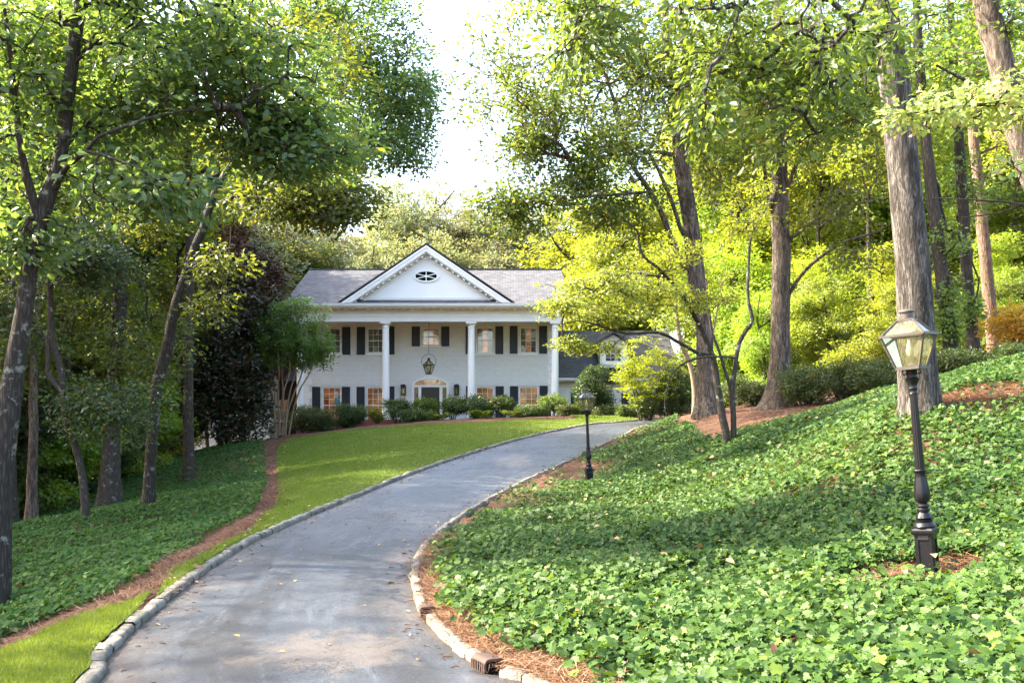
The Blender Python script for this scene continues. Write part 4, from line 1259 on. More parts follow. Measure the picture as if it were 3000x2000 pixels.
# crape myrtle
stems = []
for (u1, w) in ((612, 6), (625, 7), (640, 7), (650, 7), (662, 7), (674, 6), (690, 6), (715, 6)):
    b = 644 + (u1 - 650) * .3
    stems.append([(b, 1000, 46, 4.4), (b + (u1 - b) * .15 + random.uniform(-3, 3), 955, 46, 4), (b + (u1 - b) * .5 + random.uniform(-4, 4), 900, 46 + random.uniform(-.3, .3), 3.8), (u1 + random.uniform(-4, 4), 855, 46 + random.uniform(-.5, .5), 3), (u1 + (u1 - 655) * .3, 790, 46 + random.uniform(-.6, .6), 2.4), (u1 + (u1 - 655) * .45, 740, 46, 2)])
px_tree('crape_myrtle', 'vase shaped small tree with bare tan stems and green top before the left house corner', 'tree', stems,
        [(650, 760, 46, 74, 58, 1.5, 230), (612, 805, 46, 42, 44, 1.2, 105), (705, 778, 46, 62, 58, 1.3, 190), (735, 808, 46, 36, 34, .9, 75), (665, 832, 46, 66, 20, 1, 60), (690, 708, 46, 60, 20, .9, 45)],
        (.13, .5, M['leaf_crape'], 12, .25, 'quad'), M['bark_tan'], seed=22, flare=0, flat=1.0, droop=-.2, thr=-.1, nsc=1.6)

# ---- woodland trees behind: a few models, copied
def model_tree(seed, H, R, low, leaf, bark_mat, n=900, k=20, size=.2, tf=1.0):
    r = np.random.default_rng(seed)
    t = thing('woodland_tree', None, None, (0, 0, 0))
    trunk = [[r.normal(0, .03 * H * s_), r.normal(0, .03 * H * s_), H * s_, tf * max(.02, .016 * H * (1 - s_) ** .8 + .03)] for s_ in (0, .15, .35, .55, .75, .95)]
    trunk[0][:3] = [0, 0, -.6]
    limbs = [np.array(trunk)]
    for q_ in range(7):
        s_ = low + .1 + (.8 - low) * q_ / 7
        a_ = r.uniform(0, 6.28); b0 = np.array([np.interp(s_, (0, .15, .35, .55, .75, .95), [tt[j] for tt in trunk]) for j in range(3)])
        ln = R * (.55 - .25 * abs(s_ - .5)); dv = np.array([math.cos(a_), math.sin(a_), .55])
        limbs.append(np.array([[*b0, .008 * H], [*(b0 + dv * ln * .4), .005 * H], [*(b0 + dv * ln * .8 + [0, 0, .3]), .002 * H]]))
    pts = []
    for q_ in range(12):
        zc = H * (low + .1 + (.82 - low) * r.random())
        a_ = r.uniform(0, 6.28); rr = R * .5 * (1 - .5 * abs(zc / H - .55))
        pts.append(blob_pts((math.cos(a_) * rr, math.sin(a_) * rr, zc), (R * .55, R * .55, H * .11), n // 10, seed * 31 + q_, -.05, .9))
    tr, ep, ed = grow(t, limbs, np.vstack(pts), bark_mat, sides=8, seed=seed, flare=.2, twig=.008)
    pos, d, nn = spray(ep, ed, k, .62, .5)
    c = leaf_mesh('crown', pos, d, nn, size * rng.uniform(.6, 1.25, len(pos)), .55, leaf, t, 'quad')
    return t, [tr, c], H


MODELS = [model_tree(101, 19, 5.2, .30, M['leaf_mid'], M['bark_grey'], 1000, 13, .25), model_tree(102, 22, 5.6, .22, M['leaf_mid'], M['bark_grey'], 1000, 13, .25),
          model_tree(103, 11, 4.2, .06, M['leaf_sunyel'], M['bark_dark'], 800, 13, .22), model_tree(104, 7, 3.4, .0, M['leaf_sunyel'], M['bark_dark'], 700, 12, .21)]
MODELS.append(model_tree(105, 20, 4.2, .45, M['leaf_mid'], M['bark_ivy'], 650, 12, .22, .5))
used = set()


def place(mi, x, y, h, leafmat, label, group, rz=None):
    root, kids, H = MODELS[mi]
    if mi in used:
        o = root.copy(); link(o)
        ks = []
        for c in kids:
            d = c.copy(); link(d); d.parent = o; ks.append(d)
    else:
        used.add(mi); o = root; ks = kids
    s = h / H
    o.location = (x, y, T1(x, y) - .1)
    o.rotation_euler = (random.uniform(-.03, .03), random.uniform(-.03, .03), random.uniform(0, 6.28) if rz is None else rz)
    w_ = s * random.uniform(.88, 1.18)
    o.scale = (w_, w_, s)
    tag(o, label, 'tree', group)
    sl = ks[1].material_slots[0]
    sl.link = 'OBJECT'; sl.material = leafmat
    return o


def woods(specs, label, group):
    for (u, Y, mi, vtop, lm) in specs:
        x = (u - CX) / F * Y
        h = EYE + (HY - vtop) / F * Y - T1(x, Y)
        place(mi, x, Y, h, M[lm], label, group)


woods([(610, 78, 0, 455, 'leaf_haze'), (690, 88, 1, 430, 'leaf_haze'), (770, 80, 0, 470, 'leaf_haze'), (850, 92, 1, 420, 'leaf_haze'), (930, 84, 0, 415, 'leaf_haze'), (1010, 90, 1, 395, 'leaf_haze'), (1085, 82, 0, 440, 'leaf_haze'),
       (1160, 92, 1, 470, 'leaf_haze'), (1240, 84, 0, 480, 'leaf_haze'), (720, 74, 2, 560, 'leaf_haze'), (640, 72, 2, 540, 'leaf_mid'), (880, 76, 2, 545, 'leaf_haze'), (1130, 76, 2, 540, 'leaf_haze'), (1050, 78, 2, 545, 'leaf_haze'), (790, 73, 2, 570, 'leaf_mid'), (980, 74, 2, 550, 'leaf_haze')],
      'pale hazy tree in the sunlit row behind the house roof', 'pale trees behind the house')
woods([(1300, 72, 2, 480, 'leaf_sunyel'), (1400, 66, 2, 490, 'leaf_sunyel'), (1500, 70, 0, 420, 'leaf_sunyel'), (1620, 60, 2, 520, 'leaf_sunyel'), (1700, 64, 0, 300, 'leaf_sunyel'), (1340, 80, 1, 430, 'leaf_haze'), (1450, 84, 1, 300, 'leaf_sunyel'), (1580, 78, 1, 250, 'leaf_sunyel'),
       (1680, 56, 3, 680, 'leaf_mid'), (1760, 52, 2, 560, 'leaf_sunyel'), (1860, 56, 2, 500, 'leaf_sunyel'), (1920, 62, 0, 250, 'leaf_sunyel'), (1980, 50, 2, 560, 'leaf_sunyel'), (2060, 58, 0, 220, 'leaf_sunyel'), (2140, 52, 2, 480, 'leaf_sunyel'), (2220, 56, 0, 200, 'leaf_mid'),
       (2300, 48, 2, 460, 'leaf_sunyel'), (2360, 54, 0, 180, 'leaf_mid'), (2440, 46, 1, 100, 'leaf_mid'), (1840, 80, 1, 150, 'leaf_sunyel'), (1740, 76, 1, 150, 'leaf_sunyel'), (2000, 78, 1, 120, 'leaf_sunyel'), (2150, 74, 1, 80, 'leaf_mid'), (2300, 72, 1, 60, 'leaf_sunyel'),
       (1900, 44, 2, 590, 'leaf_sunyel'), (2020, 42, 2, 560, 'leaf_sunyel'), (1750, 46, 2, 660, 'leaf_sunyel'), (2120, 40, 2, 600, 'leaf_sunyel'), (2260, 40, 2, 540, 'leaf_sunyel'), (2350, 36, 3, 620, 'leaf_mid'), (1830, 48, 2, 640, 'leaf_haze')],
      'sunlit yellow green tree in the woods behind the right bank', 'sunlit trees of the right woods')
woods([(-40, 40, 1, 60, 'leaf_mid'), (60, 46, 0, 180, 'leaf_mid'), (170, 50, 1, 120, 'leaf_mid'), (270, 58, 0, 260, 'leaf_sunyel'), (350, 64, 1, 200, 'leaf_mid'), (450, 62, 0, 330, 'leaf_haze'), (540, 70, 1, 380, 'leaf_haze'), (20, 60, 1, 100, 'leaf_sunyel'),
       (30, 36, 2, 640, 'leaf_mid'), (130, 38, 2, 620, 'leaf_sunyel'), (230, 42, 2, 640, 'leaf_mid'), (320, 46, 2, 660, 'leaf_sunyel'), (400, 60, 2, 600, 'leaf_sunyel'), (-60, 30, 2, 560, 'leaf_deep'), (100, 33, 3, 820, 'leaf_sunyel'), (200, 36, 3, 880, 'leaf_deep'), (20, 32, 3, 800, 'leaf_mid'), (300, 40, 3, 840, 'leaf_sunyel'), (380, 52, 3, 880, 'leaf_deep'), (-40, 34, 3, 820, 'leaf_deep')],
      'shaded green tree in the woods left of the ivy slope', 'shaded trees of the left woods')

for (x_, y_, mi_, h_) in ((-19, 2, 1, 21), (-25, 8, 0, 22), (-22, 16, 1, 22), (-30, 20, 0, 25), (-24, 27, 1, 23), (-31, 36, 0, 23), (-25, 45, 1, 21)):  # unseen trees added off the left side to shade slope, lawn and road
    place(mi_, x_, y_, h_, M['leaf_mid'], 'tall unseen tree added beyond the left edge to shade the slope', 'shade trees added beyond the left edge')

for (u_, Y_, lm_) in ((1690, 60, 'leaf_sunyel'), (1872, 52, 'leaf_sunyel'), (1955, 58, 'leaf_sunyel'), (2010, 47, 'leaf_sunyel'), (2310, 46, 'leaf_sunyel')):
    x_ = (u_ - CX) / F * Y_
    place(4, x_, Y_, random.uniform(18, 23), M[lm_], 'slender dark trunk among the bright leaves of the right woods', 'slender trunks of the right woods')
for (u_, Y_, lm_) in ((15, 33, 'leaf_mid'), (115, 37, 'leaf_sunyel'), (165, 34, 'leaf_mid'), (225, 40, 'leaf_sunyel'), (310, 44, 'leaf_mid'), (395, 50, 'leaf_sunyel')):
    x_ = (u_ - CX) / F * Y_
    place(4, x_, Y_, random.uniform(17, 21), M[lm_], 'slender dark trunk in the shaded wood beyond the left ivy', 'slender trunks of the left woods')

# lime maple, orange bush, hollies
def bush(name, label, cat, u, v0, v1, wpx, Y, mat, n, k, size, R, stems=5, group=None, top=1.0, bare=.15, bark_mat=None, kind='quad', flat=.8, depth=None, box=False):
    x = (u - CX) / F * Y
    zb = T1(x, Y)
    zt = EYE + (HY - v0) / F * Y
    H = max(.3, zt - zb); W = wpx * Y / F
    t = thing(name, label, cat, (x, Y, zb), group)
    limbs = []
    for s_ in range(stems):
        a = 2 * math.pi * s_ / stems + random.random()
        d = np.array([math.cos(a) * W * .3, math.sin(a) * W * .25])
        limbs.append(np.array([[x + d[0] * .25, Y + d[1] * .25, zb - .05, .02 + .008 * H], [x + d[0] * .6, Y + d[1] * .6, zb + H * .35, .016 + .004 * H], [x + d[0] * 1.1, Y + d[1] * 1.1, zb + H * .75, .008]]))
    c = (x, Y, zb + H * (bare + (1 - bare) / 2)); r = (W / 2, depth or W / 2, H * (1 - bare) / 2)
    if box:
        at = np.array(c) + (rng.random((n, 3)) * 2 - 1) * np.array(r) * .95
        at[:, 2] -= .06 * snoise(at[:, :2], 2.5, n) + .03
    else:
        at = blob_pts(c, r, n, int(u) % 97, -.3, 1.4)
    at[:, 2] = np.maximum(at[:, 2], zb + .08)
    tr, ep, ed = grow(t, limbs, at, bark_mat or M['bark_dark'], sides=6, seed=int(u) % 50, flare=0, twig=.003)
    tr.name = 'stem'
    pos, d, nn = spray(ep, ed, k, R, flat, -.1, up=.7)
    pos[:, 2] = np.maximum(pos[:, 2], zb + .03)
    leaf_mesh('foliage', pos, d, nn, size * rng.uniform(.6, 1.3, len(pos)), .5, mat, t, kind)
    return t


def fern(label, u, v0, wpx, Y, mat, name='fern', nf=16):
    x = (u - CX) / F * Y; zb = T1(x, Y); H = EYE + (HY - v0) / F * Y - zb; W = wpx * Y / F
    t = thing(name, label, 'fern', (x, Y, zb))
    V, D, Nn, S = [], [], [], []
    st = MB()
    for q_ in range(nf):
        a = 2 * math.pi * q_ / nf + random.uniform(-.2, .2); el = random.uniform(.5, 1.1)
        s_ = np.linspace(0, 1, 16)
        rr = W / 2 * random.uniform(.75, 1.1) * s_; zz = H * random.uniform(.75, 1.05) * el * (1.9 * s_ - 1.15 * s_ ** 2)
        path = np.c_[x + np.cos(a) * rr, Y + np.sin(a) * rr, zb + .03 + zz]
        st.tube(path, .006, 4)
        side = np.array([-math.sin(a), math.cos(a), 0])
        for j in range(2, 16):
            for sg in (-1, 1):
                V.append(path[j]); D.append(side * sg + np.array([math.cos(a), math.sin(a), -.1]) * .45); Nn.append((0, 0, 1)); S.append(.16 * math.sin(math.pi * (j / 17) ** .8) * W + .03)
    f = leaf_mesh('frond', np.array(V), np.array(D), np.array(Nn, float) + rng.normal(0, .2, (len(V), 3)), np.array(S), .3, mat, t, 'quad')
    st.build('frond_stem', mat, t)
    return t


bush('maple_tree', 'small lime green layered maple in front of the wing', 'tree', 1482, 782, 940, 150, 47, M['leaf_lime'], 260, 12, .13, .26, 4, bare=.2, flat=.25, bark_mat=M['bark_dark'])
bush('holly_bush', 'large dark holly left of the lime maple, before the wing wall', 'shrub', 1366, 842, 940, 104, 51, M['leaf_deep'], 420, 14, .11, .24, 6, bare=.12)
bush('holly_bush', 'large dark holly right of the lime maple', 'shrub', 1552, 850, 945, 96, 47, M['leaf_deep'], 360, 14, .11, .24, 5, bare=.1)
bush('autumn_bush', 'orange yellow bush at the right edge behind the hedge', 'shrub', 2350, 700, 830, 150, 27, M['leaf_orange'], 130, 11, .12, .42, 5, flat=.3)

YB = 52.6
front = [
    ('dark azalea beside the tan stems of the crape myrtle', 703, 930, 95, 51.5, 'leaf_box', 220, 'azalea_shrub'),
    ('dark boxwood below the leftmost lower window', 800, 926, 72, 52.2, 'leaf_deep', 220, 'boxwood_shrub'),
    ('loose tall shrub left of the front door', 913, 914, 56, 52.4, 'leaf_box', 130, 'loose_shrub'),
    ('loose shrub directly in front of the black door', 978, 915, 56, 52.6, 'leaf_mid', 110, 'loose_shrub'),
    ('loose shrub just right of the front door', 1040, 913, 52, 52.4, 'leaf_box', 120, 'loose_shrub'),
    ('round clipped boxwood at the foot of the column right of the door', 1099, 911, 76, 52.6, 'leaf_deep', 240, 'boxwood_shrub'),
    ('shrub between the round boxwood and the right lower window', 1155, 910, 46, 52.4, 'leaf_box', 120, 'loose_shrub'),
    ('sunlit loose shrub at the foot of the right end column', 1269, 907, 60, 52.0, 'leaf_mid', 120, 'loose_shrub'),
    ('sunlit shrub with a flat top behind the far lamp post', 1360, 904, 56, 51.0, 'leaf_mid', 110, 'loose_shrub'),
    ('grey green shrub below the lime maple', 1490, 905, 54, 47, 'leaf_box', 150, 'loose_shrub'),
]
for (lab, u, v0, w, Y, mt, n, nm) in front:
    bush(nm, lab, 'shrub', u, v0, 0, w * 1.2, Y, M[mt], int(n * 1.35), 13, .10, .19, 5, bare=.05 if 'boxwood' in nm or 'azalea' in nm else .25)
for (lab, u, v0, w, Y) in [('low clipped hedge in front of the door step', 962, 944, 72, 52.0), ('low hedge under the right lower window', 1224, 936, 70, 51.7),
                           ('low hedge right of the end column', 1311, 934, 58, 51.2), ('low hedge along the wing bed, left part', 1398, 936, 70, 50.2), ('low hedge along the wing bed, right part', 1452, 934, 66, 49.2),
                           ('low dark hedge at the left of the bed below the window', 744, 948, 40, 51.0)]:
    bush('low_hedge', lab, 'hedge', u, v0 - 3, 0, w * 1.1, Y, M['leaf_box'], 230, 13, .09, .17, 6, bare=.05, box=True, depth=.55)
fern('yellow green nandina clump left of the second column', 866, 922, 56, 51.6, M['fern'], 'nandina_plant', 22)
fern('broad leaved clump at the lawn edge in front of the door', 1016, 946, 54, 51.2, M['leaf_mid'], 'aucuba_plant', 14)
fern('bright fern below the round boxwood', 1102, 938, 66, 51.3, M['fern'])
fern('green fern below the right hand window bay', 1173, 938, 50, 51.2, M['leaf_mid'])
# azaleas along the right crest
for k_, (lab, u, v0, w, Y, n) in enumerate([('dark azalea right beside the straight oak trunk', 1850, 850, 95, 30, 260), ('broad dark azalea in the middle of the crest hedge', 1935, 838, 110, 29, 320), ('tall azalea left of the furrowed oak', 2020, 832, 100, 28, 300),
                                            ('azalea clump in the gap right of the furrowed oak', 2195, 812, 110, 25, 300), ('azalea at the far right below the orange bush', 2310, 806, 120, 24, 320), ('small grey azalea left of the straight oak', 1735, 890, 75, 33, 180), ('azalea between the two tall trunks', 1690, 870, 70, 36, 180)]):
    bush('azalea_shrub', lab, 'shrub', u, v0 - 8, 0, w * 1.22, Y, M['leaf_box'], int(n * 1.3), 13, .08, .2, 7, bare=.1)

# ------------------------------------------------------------------ house
YW, YC, YB_, YE = 56.6, 54.3, 54.0, 53.4
cx1 = lambda x: 627.2 + .3 * x
cy1 = lambda y: 533.1 + .3 * y
XW = lambda u: (u - CX) / F * YW
ZW = lambda v: EYE + (HY - v) / F * YW
HX0, HX1 = XW(696), XW(1265)
house = thing('house', 'white painted brick house with four tall columns and a pediment', 'house', ((HX0 + HX1) / 2, YW, 2.2))


def wall_holes(mb, x0, x1, z0, z1, y, holes, depth=.16):
    xs = sorted({x0, x1, *[h[0] for h in holes], *[h[1] for h in holes]}); zs = sorted({z0, z1, *[h[2] for h in holes], *[h[3] for h in holes]})
    for a, b in zip(xs[:-1], xs[1:]):
        for c, d in zip(zs[:-1], zs[1:]):
            mx, mz = (a + b) / 2, (c + d) / 2
            if any(h[0] < mx < h[1] and h[2] < mz < h[3] for h in holes): continue
            mb.add([(a, y, c), (b, y, c), (b, y, d), (a, y, d)], [(0, 1, 2, 3)])
    for (a, b, c, d) in holes:
        mb.add([(a, y, c), (b, y, c), (b, y, d), (a, y, d), (a, y + depth, c), (b, y + depth, c), (b, y + depth, d), (a, y + depth, d)],
               [(0, 4, 5, 1), (1, 5, 6, 2), (2, 6, 7, 3), (3, 7, 4, 0)])


def window(parent, x0, x1, z0, z1, y, cols, rows, room, curtain=None, lab=None, rail=None, sill=True, name='window'):
    """opening x0..x1 z0..z1 in a wall at y. rows = (upper, lower)"""
    w = MB(); t = .055
    for (a, b, c, d) in ((x0, x0 + t, z0, z1), (x1 - t, x1, z0, z1), (x0 + t, x1 - t, z1 - t, z1), (x0 + t, x1 - t, z0, z0 + t)):
        w.box(a, b, y + .03, y + .13, c, d)
    W = w.build(name, M['white'], parent)
    if lab: W['label'] = lab
    mz = rail if rail is not None else (z0 + z1) / 2
    s = MB(); m = .02
    s.box(x0 + t, x1 - t, y + .055, y + .10, mz - .025, mz + .025)
    for i in range(1, cols):
        xx = x0 + t + (x1 - x0 - 2 * t) * i / cols
        s.box(xx - m / 2, xx + m / 2, y + .068, y + .09, z0 + t, mz - .025); s.box(xx - m / 2, xx + m / 2, y + .066, y + .092, mz + .025, z1 - t)
    for (a, b, n) in ((mz + .025, z1 - t, rows[0]), (z0 + t, mz - .025, rows[1])):
        for i in range(1, n):
            zz = a + (b - a) * i / n
            s.box(x0 + t, x1 - t, y + .072, y + .088, zz - m / 2, zz + m / 2)
    s.build('sash_bars', M['white'], W)
    for (a, b) in ((mz, z1 - t), (z0 + t, mz)):
        MB().add([(x0 + t, y + .08, a), (x1 - t, y + .08, a), (x1 - t, y + .08, b), (x0 + t, y + .08, b)], [(0, 1, 2, 3)]).build('pane', M['glass'], W)
    r = MB(); D = 1.6; e = .25
    a0, a1, c0, c1, yb = x0 - e, x1 + e, z0 - e, z1 + e, y + .17
    r.add([(a0, yb, c0), (a1, yb, c0), (a1, yb, c1), (a0, yb, c1), (a0, yb + D, c0), (a1, yb + D, c0), (a1, yb + D, c1), (a0, yb + D, c1)],
          [(4, 5, 6, 7), (0, 1, 5, 4), (1, 2, 6, 5), (2, 3, 7, 6), (3, 0, 4, 7)])
    r.build('room_interior', room, W)
    if curtain:
        mat, spans = curtain
        for (f0, f1) in spans:
            c = MB(); n = 14
            xs = np.linspace(x0 + (x1 - x0) * f0, x0 + (x1 - x0) * f1, n * 2)
            ys = y + .2 + .025 * np.sin(np.arange(n * 2) * 1.9)
            vs = [(xx, yy, z0) for xx, yy in zip(xs, ys)] + [(xx, yy, z1) for xx, yy in zip(xs, ys)]
            c.add(vs, [(i, i + 1, n * 2 + i + 1, n * 2 + i) for i in range(n * 2 - 1)])
            c.build('curtain', mat, W)
    if sill:
        MB().box(x0 - .12, x1 + .12, y - .06, y + .03, z0 - .14, z0 - .003).build('sill', M['white'], W)
    return W


def shutter(parent, x0, x1, z0, z1, y, louvre):
    s = MB(); f = .06; yy = y - .045
    for (a, b, c, d) in ((x0, x0 + f, z0, z1), (x1 - f, x1, z0, z1), (x0 + f, x1 - f, z0, z0 + .09), (x0 + f, x1 - f, z1 - .07, z1), (x0 + f, x1 - f, (z0 + z1) / 2 - .03, (z0 + z1) / 2 + .03)):
        s.box(a, b, yy, y - .002, c, d)
    s.box(x0 + f, x1 - f, y - .014, y - .006, z0 + .09, z1 - .07)
    if louvre:
        z = z0 + .1
        while z < z1 - .1:
            s.add([(x0 + f, yy + .006, z), (x1 - f, yy + .006, z), (x1 - f, y - .016, z + .04), (x0 + f, y - .016, z + .04)], [(0, 1, 2, 3)])
            z += .045
    return s.build('shutter', M['shutter'], parent)


up = [(390, 517, 735, 925), (722, 850, 735, 925), (1143, 1275, 733, 866), (1555, 1687, 730, 925), (1890, 2018, 730, 925)]
lo = [(378, 520, 1186, 1462), (717, 850, 1186, 1462), (1553, 1690, 1184, 1462), (1886, 2030, 1184, 1462)]
holes = []
for (a, b, c, d) in up + lo:
    holes.append((XW(cx1(a)), XW(cx1(b)), ZW(cy1(d)), ZW(cy1(c))))
ZG = 1.2
mb = MB()
wall_holes(mb, HX0, HX1, ZG, 8.45, YW, holes)
mb.add([(HX0, YW, ZG), (HX0, 66, ZG), (HX0, 66, 8.4), (HX0, YW, 8.4)], [(0, 1, 2, 3)])
mb.add([(HX1, YW, ZG), (HX1, 66, ZG), (HX1, 66, 8.4), (HX1, YW, 8.4)], [(3, 2, 1, 0)])
mb.add([(HX0, 66, ZG), (HX1, 66, ZG), (HX1, 66, 8.4), (HX0, 66, 8.4)], [(3, 2, 1, 0)])
mb.build('wall', M['brick'], house)
for i_, h_ in enumerate(holes[:5]):
    if i_ in (0, 1):
        cur, rm = (M['curtain'], [(0, .5), (.5, 1.0)]), M['room_dim']
    elif i_ == 2:
        cur, rm = None, M['room']
    else:
        cur, rm = (M['curtain_g'], [(0, .34), (.68, 1.0)]), M['room']
    w_ = window(house, *h_, YW, 3, (2, 2) if i_ != 2 else (2, 1), rm, cur)
    if i_ == 2:
        bl = MB()
        z = h_[3] - .06
        while z > h_[2] + .42 * (h_[3] - h_[2]):
            bl.box(h_[0] + .06, h_[1] - .06, YW + .19, YW + .21, z - .035, z - .006); z -= .042
        bl.build('blind', M['curtain'], w_)
for h_ in holes[5:]:
    window(house, *h_, YW, 3, (3, 3), M['room'], None, rail=h_[3] - (h_[3] - h_[2]) * .5)
    la = MB(); zt = h_[3]
    la.prism([(h_[0] - .08, zt + .05), (h_[1] + .08, zt + .05), (h_[1] + .3, zt + .43), (h_[0] - .3, zt + .43)], YW - .03, YW - .002)
    la.build('lintel', M['brick'], house)
for (a, b, c, d, lv) in [(268, 330, 725, 938, 0), (530, 592, 725, 938, 0), (642, 705, 725, 938, 0), (868, 930, 722, 936, 0), (1062, 1125, 722, 874, 0), (1288, 1350, 722, 874, 0), (1475, 1537, 720, 933, 0), (1702, 1763, 720, 933, 0), (1812, 1872, 718, 930, 0), (2037, 2098, 718, 930, 0),
                         (300, 362, 1183, 1455, 1), (527, 590, 1183, 1455, 1), (640, 702, 1183, 1455, 1), (868, 930, 1180, 1455, 1), (1477, 1540, 1178, 1455, 1), (1703, 1767, 1178, 1455, 1), (1813, 1877, 1177, 1455, 1), (2040, 2103, 1175, 1455, 1)]:
    shutter(house, XW(cx1(a)), XW(cx1(b)), ZW(cy1(d)), ZW(cy1(c)), YW, lv)
# quoins at both corners
qm = MB(); z = 2.0; q_ = 0
while z < 7.7:
    ln = .62 if q_ % 2 == 0 else .42
    qm.box(HX0 - .03, HX0 + ln * .85, YW - .035, YW - .003, z, z + .36); qm.box(HX1 - ln * .3, HX1 + .03, YW - .035, YW - .003, z, z + .36)
    z += .40; q_ += 1
qm.build('quoin', M['white'], house)
# porch floor and step
zfl = 2.32
pf = MB(); pf.box(HX0 + .2, HX1 + .1, YB_ - .1, YW - .01, 1.1, zfl); pf.build('porch_floor', M['brick_red'], house)

# columns
zb = EYE + (HY - 739.5) / F * YC
colu = [690, cx1(862.5), cx1(1517.5), cx1(2158)]
for u in colu:
    x = (u - CX) / F * YC
    c = MB(); r = .215; Hc = zb - zfl
    c.box(x - .29, x + .29, YC - .29, YC + .29, zfl - .4, zfl + .12)
    pr = [(.27, .121), (.285, .15), (.285, .2), (.255, .23), (.235, .26)] + [(r * (1 - .14 * (s_ ** 1.8)), .26 + (Hc - .26 - .36) * s_) for s_ in np.linspace(0.01, 1, 12)]
    zt = Hc - .36
    pr += [(.215, zt + .03), (.215, zt + .06), (.188, zt + .08), (.19, zt + .16), (.25, zt + .22), (.27, zt + .25)]
    c.lathe([(a, b) for a, b in pr], (x, YC, zfl), 28)
    c.box(x - .30, x + .30, YC - .29, YC + .29, zb - .108, zb - .003)
    c.build('column', M['white'], house, smooth=True)

# entablature
ex0, ex1 = HX0 - .05, (cx1(2187) + 4 - CX) / F * YC + .06
e = MB()
e.box(ex0, ex1, YB_, YB_ + .6, zb, zb + .25)
e.box(ex0 - .03, ex1 + .03, YB_ - .03, YB_ + .63, zb + .252, zb + .30)
e.box(ex0, ex1, YB_, YB_ + .6, zb + .302, zb + .72)
e.box(ex0, ex0 + .5, YB_ + .602, YW - .002, zb + .02, zb + .72); e.box(ex1 - .5, ex1, YB_ + .602, YW - .002, zb + .02, zb + .72)
e.build('entablature', M['white'], house)
MB().box(ex0 + .52, ex1 - .52, YB_ + .61, YW - .005, zb + .3, zb + .34).build('porch_ceiling', M['white'], house)
zc = zb + .722
s = MB()
s.box(ex0 - .28, ex1 + .28, YE + .08, YB_ + .5, zc, zc + .05)
s.box(ex0 - .30, ex1 + .30, YE + .05, YE + .078, zc - .02, zc + .2)
s.build('cornice', M['white'], house)
md = MB(); x = ex0 + .05
while x < ex1 - .1:
    md.box(x, x + .13, YE + .26, YB_ - .002, zc - .10, zc - .003); x += .415
md.build('modillion', M['white'], house)
gu = MB()
gu.prism([(0, 0)] * 0 or [(ex0 - .34, zc + .07), (ex1 + .34, zc + .07), (ex1 + .34, zc + .2), (ex0 - .34, zc + .2)], YE - .09, YE + .046)
gu.box(ex0 - .35, ex1 + .35, YE - .105, YE - .092, zc + .16, zc + .215)
gu.build('gutter', M['gutter'], house)

# roof
zev = zc + .2
Yr = 60.0; zr_ = EYE + (HY - 619.5) / F * Yr
rx0, rx1 = ex0 - .3, ex1 + .3
rf = MB()
th = .12
def slab(mb, a, b, c, d, th=.12):
    a, b, c, d = map(np.array, (a, b, c, d)); n = np.cross(b - a, d - a); n = n / np.linalg.norm(n) * th
    mb.add([a, b, c, d, a - n, b - n, c - n, d - n], [(0, 1, 2, 3), (7, 6, 5, 4), (0, 4, 5, 1), (1, 5, 6, 2), (2, 6, 7, 3), (3, 7, 4, 0)])
slab(rf, (rx0, YE - .06, zev + .02), (rx1, YE - .06, zev + .02), (rx1, Yr, zr_), (rx0, Yr, zr_))
slab(rf, (rx1, 66.6, zev + .02), (rx0, 66.6, zev + .02), (rx0, Yr, zr_), (rx1, Yr, zr_))
roof = rf.build('roof', M['shingle'], house)
MB().box(rx0, rx1, Yr - .12, Yr + .12, zr_ - .03, zr_ + .05).build('ridge_cap', M['shingle_d'], roof)
g = MB()
for xg in (HX0 + .02, HX1 - .02):
    g.add([(xg, YE + .3, zev), (xg, 66, zev), (xg, Yr, zr_ - .15)], [(0, 1, 2)])
g.build('gable_wall', M['white'], house)

# pediment
YP = 53.45; YT = 53.92
pxw = lambda u, Y=YP: (u - CX) / F * Y
pzw = lambda v, Y=YP: EYE + (HY - v) / F * Y
ax, az = pxw(979), pzw(562); bl_, br_, bz = pxw(775), pxw(1182), pzw(700)
pr_ = MB()
slab(pr_, (bl_ - .12, YP, bz + .02), (ax, YP, az + .06), (ax, 60.8, az + .06), (bl_ - .12, 60.8, bz + .02), -.05)
slab(pr_, (ax, YP, az + .06), (br_ + .12, YP, bz + .02), (br_ + .12, 60.8, bz + .02), (ax, 60.8, az + .06), -.05)
pr_.build('pediment_roof', M['shingle_side'], roof)
sl = (az - bz) / (ax - bl_)
def rake(mb, off0, off1, y0, y1):
    """band following both rakes, measured straight down from the roof line"""
    for (xe, sg) in ((bl_, -1), (br_, 1)):
        vs = [(xe, y0, bz - off0), (ax, y0, az - off0), (ax, y0, az - off1), (xe, y0, bz - off1)]
        lim = bz - .02
        poly = [(xe, bz - off0), (ax, az - off0), (ax, az - off1), (xe, bz - off1)]
        # clip to the roof line below
        def clip(poly):
            out = []
            for i in range(len(poly)):
                p, q = poly[i], poly[(i + 1) % len(poly)]
                if p[1] >= lim: out.append(p)
                if (p[1] >= lim) != (q[1] >= lim):
                    t = (lim - p[1]) / (q[1] - p[1]); out.append((p[0] + (q[0] - p[0]) * t, lim))
            return out
        poly = clip(poly)
        if len(poly) >= 3: mb.prism(poly if sg > 0 else poly, y0, y1)
pk = MB()
rake(pk, .03, .14, YP - .04, YP + .02); rake(pk, .142, .36, YP, YP + .06); rake(pk, .362, .42, YP + .06, YT - .002)
rake(pk, .60, .70, YT - .06, YT - .004)
ped = pk.build('raking_cornice', M['white'], house)
tm = MB()
tm.prism([(bl_ + .45, bz - .1), (br_ - .45, bz - .1), (ax, az - .3)], YT, YT + .1)
